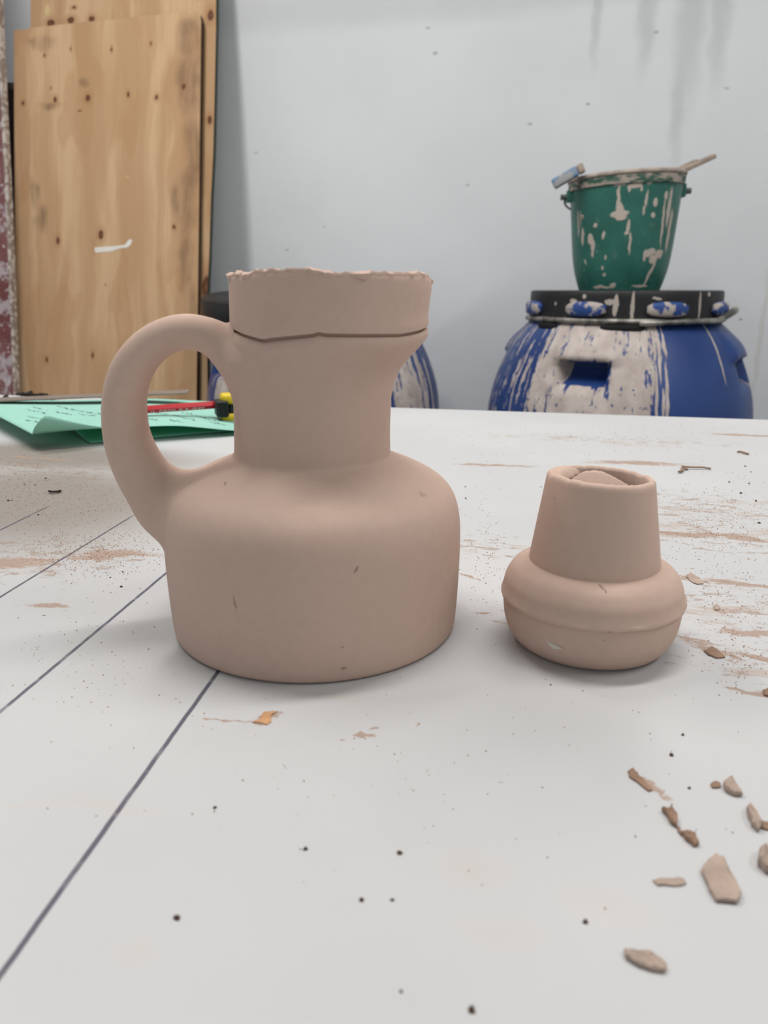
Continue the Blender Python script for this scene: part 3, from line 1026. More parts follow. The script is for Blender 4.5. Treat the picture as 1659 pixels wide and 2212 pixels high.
def lug_mesh(bm, ang, zc, r0, r1, hw, hh):
    """padded lug bent round the rim"""
    n = 10
    rows = []
    for i in range(n + 1):
        t = lerp(-1, 1, i / n)
        e = 1 - abs(t) ** 4 * 0.55
        a = ang + t * hw / r1
        ring = []
        for k in range(12):
            an = 2 * pi * k / 12
            cr_, sr_ = cos(an), sin(an)
            rr = lerp(r0, r1, .5) + (r1 - r0) / 2 * e * math.copysign(abs(cr_) ** .55, cr_)
            zz = zc + hh * e * math.copysign(abs(sr_) ** .55, sr_)
            ring.append(bm.verts.new((rr * sin(a), -rr * cos(a), zz)))
        rows.append(ring)
    for A_, B_ in zip(rows, rows[1:]):
        for k in range(12):
            bm.faces.new((A_[k], A_[(k + 1) % 12], B_[(k + 1) % 12], B_[k]))
    bm.faces.new(rows[0])
    bm.faces.new(rows[-1])

dr1 = drum(D1X, D1Y, 'storage_drum', mat1, LIDM, 'blue plastic drum streaked with slip, green bucket standing on its lid', cyl_hit(1254, 808, D1X, D1Y, .27)[0])
dz = -FLOOR
for a in LUGS:
    bm = bmesh.new()
    lug_mesh(bm, a, .092 + dz, .200, .2225, .045, .0150)
    bm_obj('lug', bm, mlug.m, dr1, True)
lp = [(0.0, .1265), (.165, .1265), (.170, .1290), (.2010, .1292), (.2055, .1280), (.2075, .1250), (.2080, .1150), (.2080, .0740), (.2060, .0725), (.1995, .0735)]
lid1 = lathe('lid', [(r, z) for r, z in lp], 128, LIDM, dr1, None, uvr=.27, closed_ends=False, sharp=radians(40))
lid1.location.z = dz
bm = bmesh.new()
V, F = tube([Vector((.2120 * sin(t), -.2120 * cos(t), .0685 + dz)) for t in [2 * pi * k / 96 for k in range(97)]], [.0060] * 97, 8, False)
mesh_obj('clamp_ring', V, F, STEEL, dr1)
# lever of the clamp, standing off towards the right
path = []
for k in range(31):
    t = k / 30
    a = lerp(radians(-8), radians(66), t)
    r = .2195 + .0035 * sin(pi * t) + .012 * smooth(.7, 1.0, t)
    path.append(Vector((r * sin(a), -r * cos(a), .0650 + .004 * sin(t * 3) + .022 * smooth(.62, 1.0, t) + dz)))
V, F = tube(path, [lerp(.0055, .0085, smooth(.5, 1, k / 30)) for k in range(31)], 10, True)
mesh_obj('clamp_lever', V, F, STEEL, dr1)
for a0, w in ((-1.10, .16), (-.31, .20), (-.17, .10)):
    bm = bmesh.new()
    lug_mesh(bm, a0, .0545 + dz, .205, .2200, w * .2, .0085)
    bm_obj('ring_clip', bm, RUBBER, dr1, True)

# second drum behind the jug
D2X, D2Y = -0.155, 1.985
def d2b(x, y, wx, wy, R=.27):
    a, z = cyl_hit(x, y, D2X, D2Y, R)
    return (a * .27, z, wx * .0012, wy * .0012)
cover = [d2b(870, 850, 40, 90), d2b(900, 820, 16, 60), d2b(700, 800, 130, 120), d2b(495, 850, 26, 34)]
bare = [d2b(462, 800, 16, 30), d2b(478, 785, 12, 20)]
mat2 = drum_material('drum_two_plastic', cover, bare, [d2b(915, 840, 5, 70), d2b(473, 800, 1.6, 34)], 0.70, 8.3)
dr2 = drum(D2X, D2Y, 'storage_drum', mat2, LIDM, 'blue plastic drum streaked with slip, half hidden behind the jug', 0.5, .052)
# loose lid on it, slid to the left and tipped to the front
ll = lathe('drum_lid', [(0.0, .046), (.172, .046), (.178, .049), (.2210, .049), (.2265, .046), (.2280, .042), (.2280, .002), (.2265, 0.0), (.2185, 0.0), (.2175, .036), (0.0, .038)], 128, LIDM, None, None, uvr=.27, closed_ends=False, sharp=radians(40))
ll.location = (D2X - 0.060, D2Y - 0.030, .0695)
ll.rotation_euler = (radians(4.5), 0, 0)
tag(ll, 'black plastic drum lid lying loose behind the jug', 'lid')

# ------------------------------------------------------------------ green bucket
LIDZ = .1292
BX, BY = D1X - .014, D1Y
bucket = empty('plastic_bucket', (BX, BY, LIDZ))
tag(bucket, 'dark green plastic bucket spattered with clay slip on blue drum', 'bucket')
def bb(x, y, wx, wy, rot=0.0, R=.115):
    a, z = cyl_hit(x, y, BX, BY, R)
    return (a * .115, z - LIDZ, wx * .00102, wy * .00102, rot)
mg = NT('green_bucket_plastic', 0.45, 0.4)
q = mg.uv()
gbase = mg.mix(mg.rng(mg.noise(q, 12, 3), 0.3, 0.7), srgb(38, 94, 84), srgb(48, 110, 98))
gbase = mg.mix(mg.rng(mg.noise(mg.mapping(q, scale=(1.6, .8, 1)), 30, 6, 0.65), 0.55, 0.75, 0.0, 0.35), gbase, srgb(132, 150, 138))
sp = [bb(1338, 430, 3.5, 32), bb(1340, 462, 20, 7, .1), bb(1343, 470, 12, 5), bb(1340, 448, 8, 12), bb(1342, 398, 14, 3), bb(1374, 400, 16, 6, .2), bb(1362, 407, 3, 8), bb(1388, 406, 3, 8), bb(1404, 397, 5, 3),
      bb(1400, 430, 3, 17), bb(1394, 455, 2.5, 10), bb(1418, 437, 5, 9), bb(1414, 465, 5, 6), bb(1360, 488, 3.5, 14), bb(1363, 525, 3, 22), bb(1356, 502, 5, 4), bb(1437, 480, 3.5, 52, .06), bb(1449, 450, 6, 40), bb(1441, 425, 5, 9), bb(1452, 500, 6, 45),
      bb(1411, 545, 16, 8, .2), bb(1399, 552, 5, 12), bb(1432, 548, 14, 10), bb(1420, 560, 12, 9), bb(1422, 575, 4, 18, -.2), bb(1412, 598, 4, 20, -.3), bb(1272, 515, 8, 12), bb(1277, 530, 6, 14), bb(1285, 486, 5, 5), bb(1303, 508, 3.5, 9, -.3), bb(1256, 565, 3, 7, .4), bb(1296, 578, 4, 5), bb(1300, 592, 5, 3),
      bb(1255, 510, 5, 20), bb(1254, 470, 2, 18), bb(1276, 545, 4, 10), bb(1320, 617, 9, 6), bb(1290, 620, 30, 3), bb(1395, 618, 25, 3), bb(1248, 480, 3, 30), bb(1305, 556, 3, 5), bb(1410, 371, 22, 5)]
dsp = mg.dist(mg.wobble(mg.wobble(q, 45, 0.010), 160, 0.004), sp)
fsp = mg.rng(mg.noise(mg.mapping(q, loc=(2, 5, 0)), 120, 3, 0.6), 0.69, 0.73, 0.0, 0.85)
gm = mg.math('MAXIMUM', mg.rng(dsp, 0.75, 1.1, 1.0, 0.0), fsp)
mg.col(mg.mix(gm, gbase, srgb(188, 176, 166)))
mg.put(mg.b.inputs['Roughness'], mg.rng(gm, 0, 1, 0.42, 0.85, 'LINEAR'))
mg.bump(gm, 0.5, 0.0014)
BH = .2370
bprof = [(0.0, .006), (.080, .006), (.083, 0.0), (.0872, 0.0), (.0885, .004), (.0920, .014), (.0965, .028), (.1010, .046), (.1045, .068), (.1080, .100), (.1110, .135), (.1135, .165), (.1160, .198), (.1170, BH - .026)]
binner = [(.1150, BH - .006), (.1100, .13), (.1020, .06), (.0900, .015), (0.0, .010)]
lathe('bucket_body', catmull(bprof[2:], 4) + binner, 128, mg.m, bucket, None, uvr=.115, closed_ends=False, sharp=radians(60))
RIMM = NT('slip_caked_rim', 0.75, 0.2)
RIMM.col(RIMM.mix(RIMM.rng(RIMM.noise(RIMM.mapping(RIMM.obj(), scale=(1, 1, 2.5)), 34, 5), 0.42, 0.6), srgb(58, 92, 80), srgb(170, 158, 148)))
lathe('rim_band', [(.1165, BH - .027), (.1205, BH - .026), (.1212, BH - .022), (.1216, BH - .010), (.1200, BH - .0095), (.1165, BH - .0095)], 96, RIMM.m, bucket, None, closed_ends=False, sharp=radians(50))
RIM2 = plain('slip_caked_lip', (168, 156, 146), 0.8, 0.2, var=0.2, scale=40)
lathe('rim_lip', [(.1150, BH - .0095), (.1220, BH - .0090), (.1240, BH - .0060), (.1238, BH - .0020), (.1215, BH), (.1160, BH - .0005), (.1148, BH - .006)], 96, RIM2, bucket, None, closed_ends=False)
EAR = plain('grimy_bolt', (92, 98, 92), 0.7, 0.3, var=0.25, scale=80)
for sgn in (-1, 1):
    ear = bpy.data.meshes.new('handle_ear')
    bm = bmesh.new()
    M = Matrix.Rotation(-.10, 4, 'Z') @ Matrix.Translation((sgn * .1195, 0, BH - .036))
    box(bm, -.006, .006, -.012, .012, -.012, .014, M, .002)
    e_ = bm_obj('handle_ear', bm, mg.m, bucket)
    bm = bmesh.new()
    bmesh.ops.create_cone(bm, cap_ends=True, segments=8, radius1=.0065, radius2=.0055, depth=.014, matrix=M @ Matrix.Translation((sgn * .0115, 0, 0)) @ Matrix.Rotation(pi / 2, 4, 'Y'))
    bm_obj('pivot_bolt', bm, EAR, e_)
# wire bail hanging down behind
path = [Vector((.128 * cos(t), .128 * sin(t) * 0.99 + .002, BH - .037 - .030 * sin(t))) for t in [pi * k / 40 for k in range(41)]]
V, F = tube(path, .0022, 8)
mesh_obj('bail_wire', V, F, EAR, bucket)

# sticks on and in the bucket
STICK = plain('clay_covered_wood', (158, 144, 132), 0.8, 0.15, var=0.2, scale=50)
def skew(o):                        # the bucket has gone out of shape: its mouth rises to the right
    for v in o.data.vertices:
        k = max(0.0, v.co.z / BH)
        v.co.z += .052 * v.co.x * k * k
        v.co.x -= .003 * k
for o_ in list(bpy.data.objects):
    if o_.type == 'MESH' and (o_.parent == bucket or (o_.parent and o_.parent.parent == bucket)):
        skew(o_)
BLUE = NT('blue_painted_stick', 0.6, 0.3)
q = BLUE.obj()
BLUE.col(BLUE.mix(BLUE.rng(BLUE.noise(q, 40, 5), 0.42, 0.62), srgb(86, 128, 168), srgb(160, 160, 160)))
def slat(name, A, B, w, th, mat, roll, label, cat, tip=None, group=None):
    d = (B - A)
    L = d.length
    x = d.normalized()
    z = Vector((0, 0, 1))
    y = z.cross(x).normalized()
    z = x.cross(y)
    R = Matrix((x, y, z)).transposed().to_4x4()
    bm = bmesh.new()
    box(bm, 0, L, -w / 2, w / 2, 0, th, Matrix.Rotation(roll, 4, 'X'), min(th, w) * .18)
    e = empty(name, A)
    e.rotation_euler = R.to_euler()
    bm_obj('shaft', bm, mat, e, True, radians(40))
    if tip:
        bm = bmesh.new()
        box(bm, L + .0003, L + tip[0], -w / 2 * .96, w / 2 * .96, 0, th * .96, Matrix.Rotation(roll, 4, 'X'), min(th, w) * .18)
        bm_obj('tip', bm, tip[1], e, True, radians(40))
    tag(e, label, cat, group)
    return e
rimz = LIDZ + BH
def rim_at(x):
    return rimz + .052 * x
A = onplane(1199, 409, Vector((BX, BY - .050, 0)), PN)
B = onplane(1252, 378, Vector((BX, BY - .062, 0)), PN)
slat('stirring_stick', A, B, .022, .020, BLUE.m, 0.0, 'short blue painted stick propped over the left rim of the bucket', 'stick', (.014, STICK))
# two slats leaning inside, sticking out to the right
def lean_stick(dy0, dy1, ext, label):
    A = Vector((BX - .1045, BY + dy0, LIDZ + .1455))
    C = Vector((BX - .003 + sqrt(.1235 ** 2 - dy1 ** 2), BY + dy1, rim_at(.12) + .0015))
    d = (C - A).normalized()
    B = C + d * ext
    slat('wooden_slat', A, B, .020, .009, STICK, 0.12, label, 'slat', None, 'slats in the bucket')
lean_stick(-.040, -.020, .064, 'clay-caked wooden slat poking right from bucket, upper and longer of two')
lean_stick(.030, .048, .062, 'clay-caked wooden slat poking right from bucket, lower and shorter of two')

# ------------------------------------------------------------------ things lying at the far left of the table
def paper_mat(name, rgb):
    m = NT(name, 0.75, 0.15)
    c = m.mix(m.rng(m.noise(m.obj(), 18, 3), 0.3, 0.7), srgb(*rgb), srgb(*[min(255, x + 5) for x in rgb]))
    m.col(c)
    tr = m.t.nodes.new('ShaderNodeBsdfTranslucent')
    m.put(tr.inputs[0], srgb(60, 190, 150))
    mx = m.t.nodes.new('ShaderNodeMixShader')
    mx.inputs[0].default_value = 0.30
    m.t.links.new(m.b.outputs[0], mx.inputs[1])
    m.t.links.new(tr.outputs[0], mx.inputs[2])
    m.t.links.new(mx.outputs[0], m.t.nodes['Material Output'].inputs[0])
    return m.m
MINT = paper_mat('mint_paper', (172, 224, 210))
MINT2 = paper_mat('mint_paper_under', (150, 214, 194))
INK = plain('blue_black_ink', (46, 58, 78), 0.6, 0.2, var=0.1)

def sheet(name, NLc, NRc, FLc, FRc, zf, mat, label, nx=44, ny=22):
    V, F = [], []
    for j in range(ny + 1):
        for i in range(nx + 1):
            s, t = i / nx, j / ny
            p = NLc.lerp(NRc, s).lerp(FLc.lerp(FRc, s), t)
            V.append(Vector((p.x, p.y, zf(s, t))))
    for j in range(ny):
        for i in range(nx):
            k = j * (nx + 1) + i
            F.append((k, k + 1, k + nx + 2, k + nx + 1))
    o = mesh_obj(name, V, F, mat)
    sm_ = o.modifiers.new('thick', 'SOLIDIFY')
    sm_.thickness = .00022
    sm_.offset = 0
    tag(o, label, 'paper', 'mint green sheets')
    return o
ZP = .013
NLc, NRc = U(70, 941, ZP), U(560, 909, ZP)
FLc, FRc = U(-75, 866, ZP), U(520, 853, ZP)
def zs1(s, t):
    return ZP - .002 * t - .0105 * smooth(.55, 1.0, s) * (1 - t * .3) - .004 * smooth(.12, 0, s) * 0 + .0018 * sin(s * 6 + t * 2) * (1 - s) + .0012
def zs2(s, t):
    return .0012 + .0085 * sin(pi * min(1, max(0, t * 1.05))) * (1 - s * .75) * smooth(0, .2, s + t * .6)
N2l, N2r = U(196, 957, .0012), U(570, 925, .0012)
def far(a, b, k):
    return a.lerp(b, k)
sheet('paper_sheet', N2l, N2r, U(60, 880, .0012), U(545, 868, .0012), zs2, MINT2, 'mint green sheet lying underneath, one corner showing below the upper sheet')
up_sheet = sheet('paper_sheet', NLc, NRc, FLc, FRc, zs1, MINT, 'mint green sheet on top, covered with handwriting, corner curled up')
def on_sheet(s, t, lift=.0003):
    p = NLc.lerp(NRc, s).lerp(FLc.lerp(FRc, s), t)
    return Vector((p.x, p.y, zs1(s, t) + lift))
# curled corner
V, F = [], []
nc = 14
b0, b1, ap = onplane(66, 942, NLc, PN), on_sheet(.33, 0.0), None
ap = NLc + Vector((.010, -.004, .0185))
for i in range(nc + 1):
    s = i / nc
    lo = on_sheet(.33 * s, 0.0, 0.0)
    hi_h = max(0.0, (1 - s)) ** 1.5
    hi = ap.lerp(on_sheet(.33, 0.0, 0.0), s)
    hi.z = lo.z + (.0185) * hi_h * smooth(-.2, .12, s) + .0002
    for k in range(7):
        t = k / 6
        p = lo.lerp(hi, t)
        p.y -= .003 * sin(pi * t) * (1 - s)
        V.append(p)
for i in range(nc):
    for k in range(6):
        p = i * 7 + k
        F.append((p, p + 7, p + 8, p + 1))
fo = mesh_obj('curled_corner', V, F, MINT, up_sheet)
sm_ = fo.modifiers.new('thick', 'SOLIDIFY')
sm_.thickness = .00022
# handwriting: short ribbons of ink
rw = random.Random(11)
V, F = [], []
def scribble(s0, t0, ds, dt, n, amp):
    global V, F
    prev = None
    for i in range(n):
        k = i / n
        s = s0 + ds * k + rw.uniform(-1, 1) * amp * .25
        t = t0 + dt * k + rw.uniform(-1, 1) * amp
        p = on_sheet(min(.99, max(0.01, s)), min(.98, max(.02, t)), .0003)
        if prev is not None and rw.random() > .12:
            d = (p - prev)
            if d.length > 1e-5:
                w = Vector((-d.y, d.x, 0)).normalized() * .00028
                b_ = len(V)
                V += [prev - w, prev + w, p + w, p - w]
                F.append((b_, b_ + 1, b_ + 2, b_ + 3))
        prev = p
for s0, t0, ds, dt, n in ((.14, .62, .05, -.18, 20), (.19, .70, .02, -.16, 16), (.28, .74, .05, -.25, 26), (.23, .50, .04, -.10, 18), (.34, .52, .05, -.12, 22), (.42, .62, .06, -.2, 24), (.10, .40, .06, -.22, 22), (.07, .30, .03, -.1, 12), (.40, .30, .05, -.1, 18), (.30, .42, .06, -.05, 20),
                          (.52, .25, .05, -.08, 16), (.60, .42, .05, -.06, 16), (.66, .34, .08, -.14, 26), (.72, .48, .06, -.1, 20), (.78, .34, .05, -.1, 20), (.86, .42, .06, -.12, 22), (.88, .26, .06, -.08, 20), (.93, .55, .05, -.1, 18), (.62, .18, .05, -.06, 12), (.80, .20, .06, -.05, 16)):
    scribble(s0, t0, ds, dt, n, .035)
hw = mesh_obj('handwriting', V, F, INK, up_sheet, None, False)
hw['label'] = 'dark blue handwritten notes'

# red pencil
RED = plain('red_lacquer', (196, 28, 44), 0.3, 0.5, var=0.06)
DRED = plain('dark_red_lacquer', (128, 22, 34), 0.3, 0.5, var=0.06)
PRINT = plain('white_imprint', (220, 200, 196), 0.5, 0.3, var=0.03)
GRAPH = plain('graphite', (40, 40, 42), 0.5, 0.3)
pencil = empty('red_pencil', (0, 0, 0))
tag(pencil, 'red hexagonal pencil lying on the green paper', 'pencil')
def hexbar(A, B, r, ra, n=6, ph=pi / 6):
    d = (B - A).normalized()
    y = Vector((0, 0, 1)).cross(d).normalized()
    z = d.cross(y)
    V = []
    for p, rr in ((A, r), (B, ra)):
        for k in range(n):
            an = ph + 2 * pi * k / n
            V.append(p + y * rr * cos(an) + z * rr * sin(an))
    F = [(k, (k + 1) % n, n + (k + 1) % n, n + k) for k in range(n)] + [tuple(reversed(range(n))), tuple(range(n, 2 * n))]
    return V, F, d, y, z
zpen = .0195
PA, PBv = U(278, 887, zpen), U(560, 868, zpen)
L_ = (PBv - PA).length
V, F, d, y, z = hexbar(PA, PBv, .0040, .0040, ph=0)
mesh_obj('barrel', V, F, RED, pencil, None, False)
V, F, *_ = hexbar(PA - d * .020, PA, .0008, .0039, 12)
mesh_obj('sharpened_cone', V, F, plain('cedar', (206, 168, 124), 0.7, 0.2), pencil, None, False)
V, F, *_ = hexbar(PBv, PBv + d * .004, .0039, .0030, 12)
mesh_obj('end_cap', V, F, DRED, pencil, None, False)
# imprint on the lower front facet
fn = (-y * cos(pi / 6) * -1)
V, F = [], []
rp = random.Random(4)
fdir = y if y.y < 0 else -y
# facet between angles 0 and -60 deg on the lens side
c0 = fdir * .0040
c1 = fdir * .0020 + z * (-.00346)
for k in range(26):
    s0 = .020 + k * .0021
    if rp.random() < .2:
        continue
    w = rp.choice((.0006, .0009, .0013))
    b_ = len(V)
    for ss, f_ in ((s0, .25), (s0 + w, .25), (s0 + w, .75), (s0, .75)):
        pt = PA + d * ss + c0.lerp(c1, f_) * 1.015
        V.append(pt)
    F.append((b_, b_ + 1, b_ + 2, b_ + 3))
mesh_obj('imprint', V, F, PRINT, pencil, None, False)

# yellow cutter
YEL = plain('yellow_plastic', (214, 184, 36), 0.45, 0.4, var=0.05)
BLK = plain('black_ribbed_plastic', (30, 34, 36), 0.5, 0.35, var=0.15)
ka, kb2 = U(470, 911, .004), U(740, 897, .004)
kd = (kb2 - ka).normalized()
knife = empty('utility_knife', (ka.x, ka.y, .0042), atan2(kd.y, kd.x))
tag(knife, 'yellow utility knife with black ribbed end cap behind the jug', 'utility knife')
bm = bmesh.new()
box(bm, .004, .140, -.009, .011, .0175, .0275, None, .0035)
bm_obj('upper_shell', bm, YEL, knife, True, radians(50))
bm = bmesh.new()
box(bm, .004, .140, -.009, .011, .0, .0085, None, .0035)
bm_obj('lower_shell', bm, YEL, knife, True, radians(50))
bm = bmesh.new()
box(bm, .012, .136, -.006, .010, .0080, .0180, None, .001)
bm_obj('blade_channel', bm, BLK, knife, True, radians(50))
bm = bmesh.new()
box(bm, -.0015, .0105, -.0125, .010, .0055, .0215, None, .002)
cap = bm_obj('end_cap', bm, BLK, knife, True, radians(50))
for k in range(5):
    bm = bmesh.new()
    box(bm, .0000 + k * .0021, .0011 + k * .0021, -.0135, -.0118, .0065, .0205, None, .0003)
    bm_obj('rib', bm, BLK, cap)

# steel rule
rule = None
ra, rb = U(-60, 871, .0155), U(404, 851, .0215)
dr = (rb - ra).normalized()
sd = Vector((-dr.y, dr.x, 0)).normalized() * .030
up3 = Vector((0, 0, .0012))
V = [ra, rb - dr * .02, rb, rb + sd, ra + sd]
V = V + [v + up3 for v in V]
n_ = 5
mesh_rule = mesh_obj('steel_rule', V, [tuple(reversed(range(5)))] + [tuple(range(5, 10))] + [(i, (i + 1) % 5, 5 + (i + 1) % 5, 5 + i) for i in range(5)], plain('dull_steel', (132, 120, 112), 0.5, 0.4, metal=0.3, var=0.1), None, None, False)
tag(mesh_rule, 'long dull steel rule lying along the far edge of the green paper', 'rule')

# ------------------------------------------------------------------ scraps and crumbs
SCRAP = plain('dry_clay_scrap', (168, 150, 138), 0.85, 0.15, var=0.12, scale=120, bump=0.001)
SCRAPB = plain('damp_clay_scrap', (142, 116, 98), 0.8, 0.2, var=0.15, scale=120, bump=0.001)
BLACKS = plain('black_shreds', (44, 36, 32), 0.8, 0.2, var=0.3, scale=150)
def scrap(outline, th, mat, label, cat='clay scrap', seed=1, lift=0.0, name='clay_scrap', group='clay scraps on the table', tilt=0.0):
    """irregular flake; outline in photo points on the table"""
    rr = random.Random(seed)
    th *= 0.6
    P = [U(x, y, 0) for x, y in outline]
    c = sum(P, Vector()) / len(P)
    # refine outline
    Q = []
    for a_, b_ in zip(P, P[1:] + P[:1]):
        for k in range(4):
            p = a_.lerp(b_, k / 4)
            p = p + Vector((rr.uniform(-1, 1), rr.uniform(-1, 1), 0)) * (b_ - a_).length * .05
            Q.append(p - c)
    n = len(Q)
    rows = []
    V, F = [], []
    for sc, zz in ((.92, .0001), (1.0, th * .35), (.97, th * .8), (.80, th), (.45, th * 1.05)):
        for p in Q:
            zr = rr.uniform(-.12, .12) * th if zz > .0002 else 0
            V.append(Vector((p.x * sc, p.y * sc, max(.00005, zz + zr + tilt * p.x))))
    m = 5
    for j in range(m - 1):
        for i in range(n):
            i2 = (i + 1) % n
            F.append((j * n + i, j * n + i2, (j + 1) * n + i2, (j + 1) * n + i))
    F.append(tuple(reversed(range(n))))
    V.append(Vector((0, 0, th * 1.0)))
    F += [((m - 1) * n + i, (m - 1) * n + (i + 1) % n, m * n) for i in range(n)]
    o = mesh_obj(name, V, F, mat, None, None, True, radians(38))
    o.location = (c.x, c.y, lift)
    tag(o, label, cat, group)
    return o
scrap([(1512, 1888), (1525, 1866), (1545, 1852), (1562, 1858), (1578, 1892), (1600, 1938), (1592, 1956), (1545, 1952), (1528, 1920)], .0028, SCRAP, 'large jagged grey clay flake near the lower right edge', seed=2, tilt=.02)
scrap([(1347, 2056), (1372, 2060), (1400, 2060), (1425, 2076), (1441, 2092), (1436, 2103), (1405, 2101), (1372, 2088), (1350, 2072)], .0024, SCRAP, 'leaf-shaped clay flake lowest of all on the table', seed=3)
scrap([(1409, 1903), (1430, 1899), (1478, 1900), (1482, 1910), (1470, 1916), (1420, 1915)], .0010, SCRAP, 'thin rod-like clay sliver left of the large jagged flake', seed=4)
scrap([(1561, 1700), (1578, 1684), (1590, 1702), (1603, 1722), (1585, 1722), (1566, 1712)], .0032, SCRAP, 'pointed clay chip with a small smear to its left', seed=5)
scrap([(1534, 1696), (1545, 1690), (1556, 1694), (1556, 1703), (1538, 1704)], .0012, SCRAPB, 'tiny flat clay chip touching the pointed chip', seed=6)
scrap([(1611, 1752), (1620, 1744), (1634, 1764), (1645, 1790), (1637, 1800), (1622, 1786)], .0036, SCRAP, 'curved clay curl between the pointed chip and right edge', seed=7)
scrap([(1640, 1775), (1659, 1778), (1675, 1790), (1660, 1796), (1645, 1792)], .0012, SCRAPB, 'flat brown clay smear beside the clay curl', seed=8)
scrap([(1638, 1848), (1650, 1840), (1672, 1844), (1680, 1870), (1668, 1895), (1650, 1886), (1636, 1872)], .0050, SCRAP, 'dark clay lump cut by the right edge', seed=9)
scrap([(1428, 1752), (1444, 1757), (1449, 1742), (1454, 1757), (1464, 1770), (1462, 1790), (1448, 1782), (1440, 1766)], .0028, SCRAPB, 'brown torn clay crumb with a hooked tip', seed=10)
scrap([(1470, 1803), (1484, 1800), (1500, 1806), (1510, 1828), (1500, 1832), (1482, 1818)], .0024, SCRAPB, 'brown clay crumb between hooked crumb and large flake', seed=11)
scrap([(1461, 1786), (1468, 1790), (1476, 1803), (1470, 1806), (1464, 1798)], .0010, SCRAPB, 'narrow clay bridge joining two brown crumbs', seed=12)
scrap([(1356, 1668), (1366, 1660), (1380, 1676), (1396, 1694), (1410, 1708), (1402, 1712), (1380, 1694), (1360, 1680)], .0012, SCRAPB, 'thin brown clay streak above the hooked crumb', seed=13)
scrap([(545, 1562), (562, 1554), (568, 1540), (580, 1538), (599, 1538), (586, 1546), (586, 1560), (576, 1567), (560, 1562)], .0008, plain('ochre_clay', (190, 146, 108), 0.85, 0.15, var=0.12, scale=150), 'small ochre clay smear in front of the jug', seed=14)
scrap([(1480, 1243), (1492, 1238), (1510, 1250), (1520, 1262), (1506, 1264), (1490, 1256)], .0012, SCRAP, 'flat clay flake beside the small vessel', seed=15)
scrap([(1541, 1311), (1548, 1306), (1556, 1314), (1552, 1319), (1543, 1318)], .0010, SCRAP, 'tiny triangular clay chip right of the small vessel', seed=16)
scrap([(1520, 1408), (1538, 1398), (1552, 1408), (1566, 1422), (1548, 1424), (1530, 1416)], .0014, SCRAPB, 'brown clay scraping right of the vessel base', seed=17)
scrap([(1648, 1494), (1662, 1488), (1680, 1496), (1670, 1508), (1650, 1504)], .0016, SCRAPB, 'brown clay scrap at the right edge level with the jug foot', seed=18)

def shred(name, pts, r, mat, label, cat, group):
    path = [Vector(p) for p in catmull(pts, 4)]
    c = Vector((path[0].x, path[0].y, 0))
    V, F = tube([p - c for p in path], r, 6, True, 1.6)
    o = mesh_obj(name, V, F, mat)
    o.location = c
    tag(o, label, cat, group)
rz_ = random.Random(21)
spots = [((40, 854), (62, 850), 'leftmost'), ((58, 853), (80, 856), 'second from left'), ((78, 857), (104, 855), 'third from left'), ((88, 860), (122, 858), 'rightmost')]
for k, (a_, b_, wd) in enumerate(spots):
    A, B = U(*a_, .003), U(*b_, .003)
    pts = []
    for i in range(7):
        p = A.lerp(B, i / 6) + Vector((rz_.uniform(-1, 1) * .003, rz_.uniform(-1, 1) * .006, 0))
        pts.append((p.x, p.y, .0022 + rz_.random() * .003))
    shred('dark_shred', pts, .0017, BLACKS, 'twisted black shred near the far table edge, ' + wd + ' of four', 'shred', 'black shreds')
A = U(13, 857, .002)
scrap([(8, 858), (14, 854), (19, 857), (15, 860)], .003, BLACKS, 'tiny dark crumb left of the black shreds', seed=31, group='black shreds', name='dark_crumb', cat='crumb')
for k, (a_, b_, lab) in enumerate([((1472, 1010), (1535, 1012), 'thin pale splinter behind the small vessel, longer one'), ((1590, 975), (1618, 980), 'short bent splinter near the right edge, nearest the drums'), ((1468, 1020), (1482, 1012), 'tiny dark twig crumb beside the longer splinter'), ((102, 1064), (130, 1061), 'thin dark splinter in the dust left of the handle')]):
    A, B = U(*a_, .001), U(*b_, .001)
    pts = []
    for i in range(4):
        p = A.lerp(B, i / 3) + Vector((rz_.uniform(-1, 1) * .001, rz_.uniform(-1, 1) * .003, 0))
        pts.append((p.x, p.y, .0009 + rz_.random() * .0008))
    shred('wood_splinter', pts, .0007, SCRAPB if k != 3 else BLACKS, lab, 'splinter', 'splinters in the dust')

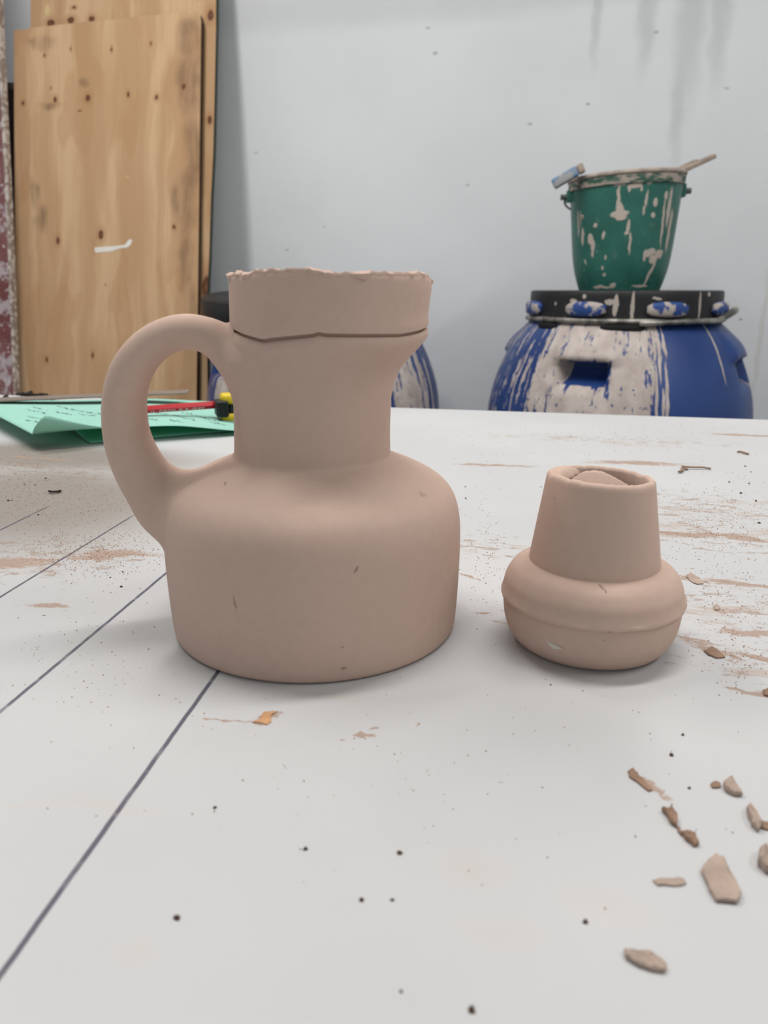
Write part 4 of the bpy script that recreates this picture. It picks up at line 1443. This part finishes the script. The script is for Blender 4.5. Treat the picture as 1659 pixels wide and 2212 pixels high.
# clay crumbs: too many to tell apart
V, F = [], []
V2, F2 = [], []
rc = random.Random(77)
def crumb(p, s, VV, FF):
    b_ = len(VV)
    h_ = s * rc.uniform(.5, 1.0)
    k = 5
    ph = rc.random() * 6
    for i in range(k):
        a_ = ph + 2 * pi * i / k
        q_ = s * rc.uniform(.6, 1.2)
        VV.append((p.x + q_ * cos(a_), p.y + q_ * sin(a_), .00003))
    for i in range(k):
        a_ = ph + 2 * pi * i / k
        q_ = s * rc.uniform(.3, .7)
        VV.append((p.x + q_ * cos(a_), p.y + q_ * sin(a_), h_))
    FF.append(tuple(range(b_ + k, b_ + 2 * k)))
    for i in range(k):
        i2 = (i + 1) % k
        FF.append((b_ + i, b_ + i2, b_ + k + i2, b_ + k + i))
for (x, y, rx, ry, n) in ((120, 1080, 200, 60, 900), (200, 1190, 170, 60, 900), (60, 1010, 120, 50, 350), (1560, 1130, 150, 90, 700), (1580, 1290, 110, 110, 300), (1300, 950, 350, 50, 260), (1050, 1180, 60, 160, 200), (1600, 1420, 90, 80, 160), (800, 1600, 800, 250, 90), (1000, 1700, 650, 300, 60), (200, 1400, 220, 140, 120)):
    for k in range(n):
        px, py = rc.gauss(x, rx * .5), rc.gauss(y, ry * .5)
        if py < 915:
            continue
        p = U(px, py)
        dd_ = (p - EYE).length
        if (p - Vector((JX, JY, 0))).length < .060 or (p - Vector((SX, SY, 0))).length < .036:
            continue
        s = rc.choice((.00018, .00025, .0003, .0004)) * (.6 + dd_ * .8)
        crumb(p, s, V, F)
for px, py, s in ((863, 1843, .0008), (382, 1984, .0009), (780, 1945, .0007), (848, 1945, .0006), (1020, 2182, .0009), (866, 2142, .0005), (660, 1835, .0007), (465, 1745, .0007), (1475, 1588, .0006), (1489, 1703, .0006), (1450, 1632, .0008), (1265, 1993, .0007), (76, 1048, .0008), (99, 1034, .001), (53, 1047, .0008), (18, 1082, .001), (26, 1081, .0008), (83, 1113, .0008), (262, 1268, .0007), (238, 1248, .0006), (265, 1236, .0006), (1006, 1077, .0008), (1005, 1052, .0008), (1610, 1008, .0010), (1622, 1020, .0008), (1633, 1083, .0010), (1600, 1066, .001), (1575, 1042, .0008), (1618, 1045, .0008), (1168, 1052, .0007), (1190, 1480, .0004), (1640, 1130, .0012)):
    crumb(U(px, py), s, V2, F2)
cr1 = mesh_obj('clay_crumbs', V, F, plain('crumb_clay', (166, 134, 112), 0.9, 0.1, var=0.2, scale=200), None, None, False)
cr1['kind'] = 'stuff'
tag(cr1, 'fine brown clay crumbs scattered over the white table', 'crumbs')
cr2 = mesh_obj('dark_specks', V2, F2, plain('dark_speck', (84, 68, 60), 0.9, 0.1, var=0.2, scale=200), None, None, False)
cr2['kind'] = 'stuff'
tag(cr2, 'darker grit specks scattered over the white table', 'crumbs')
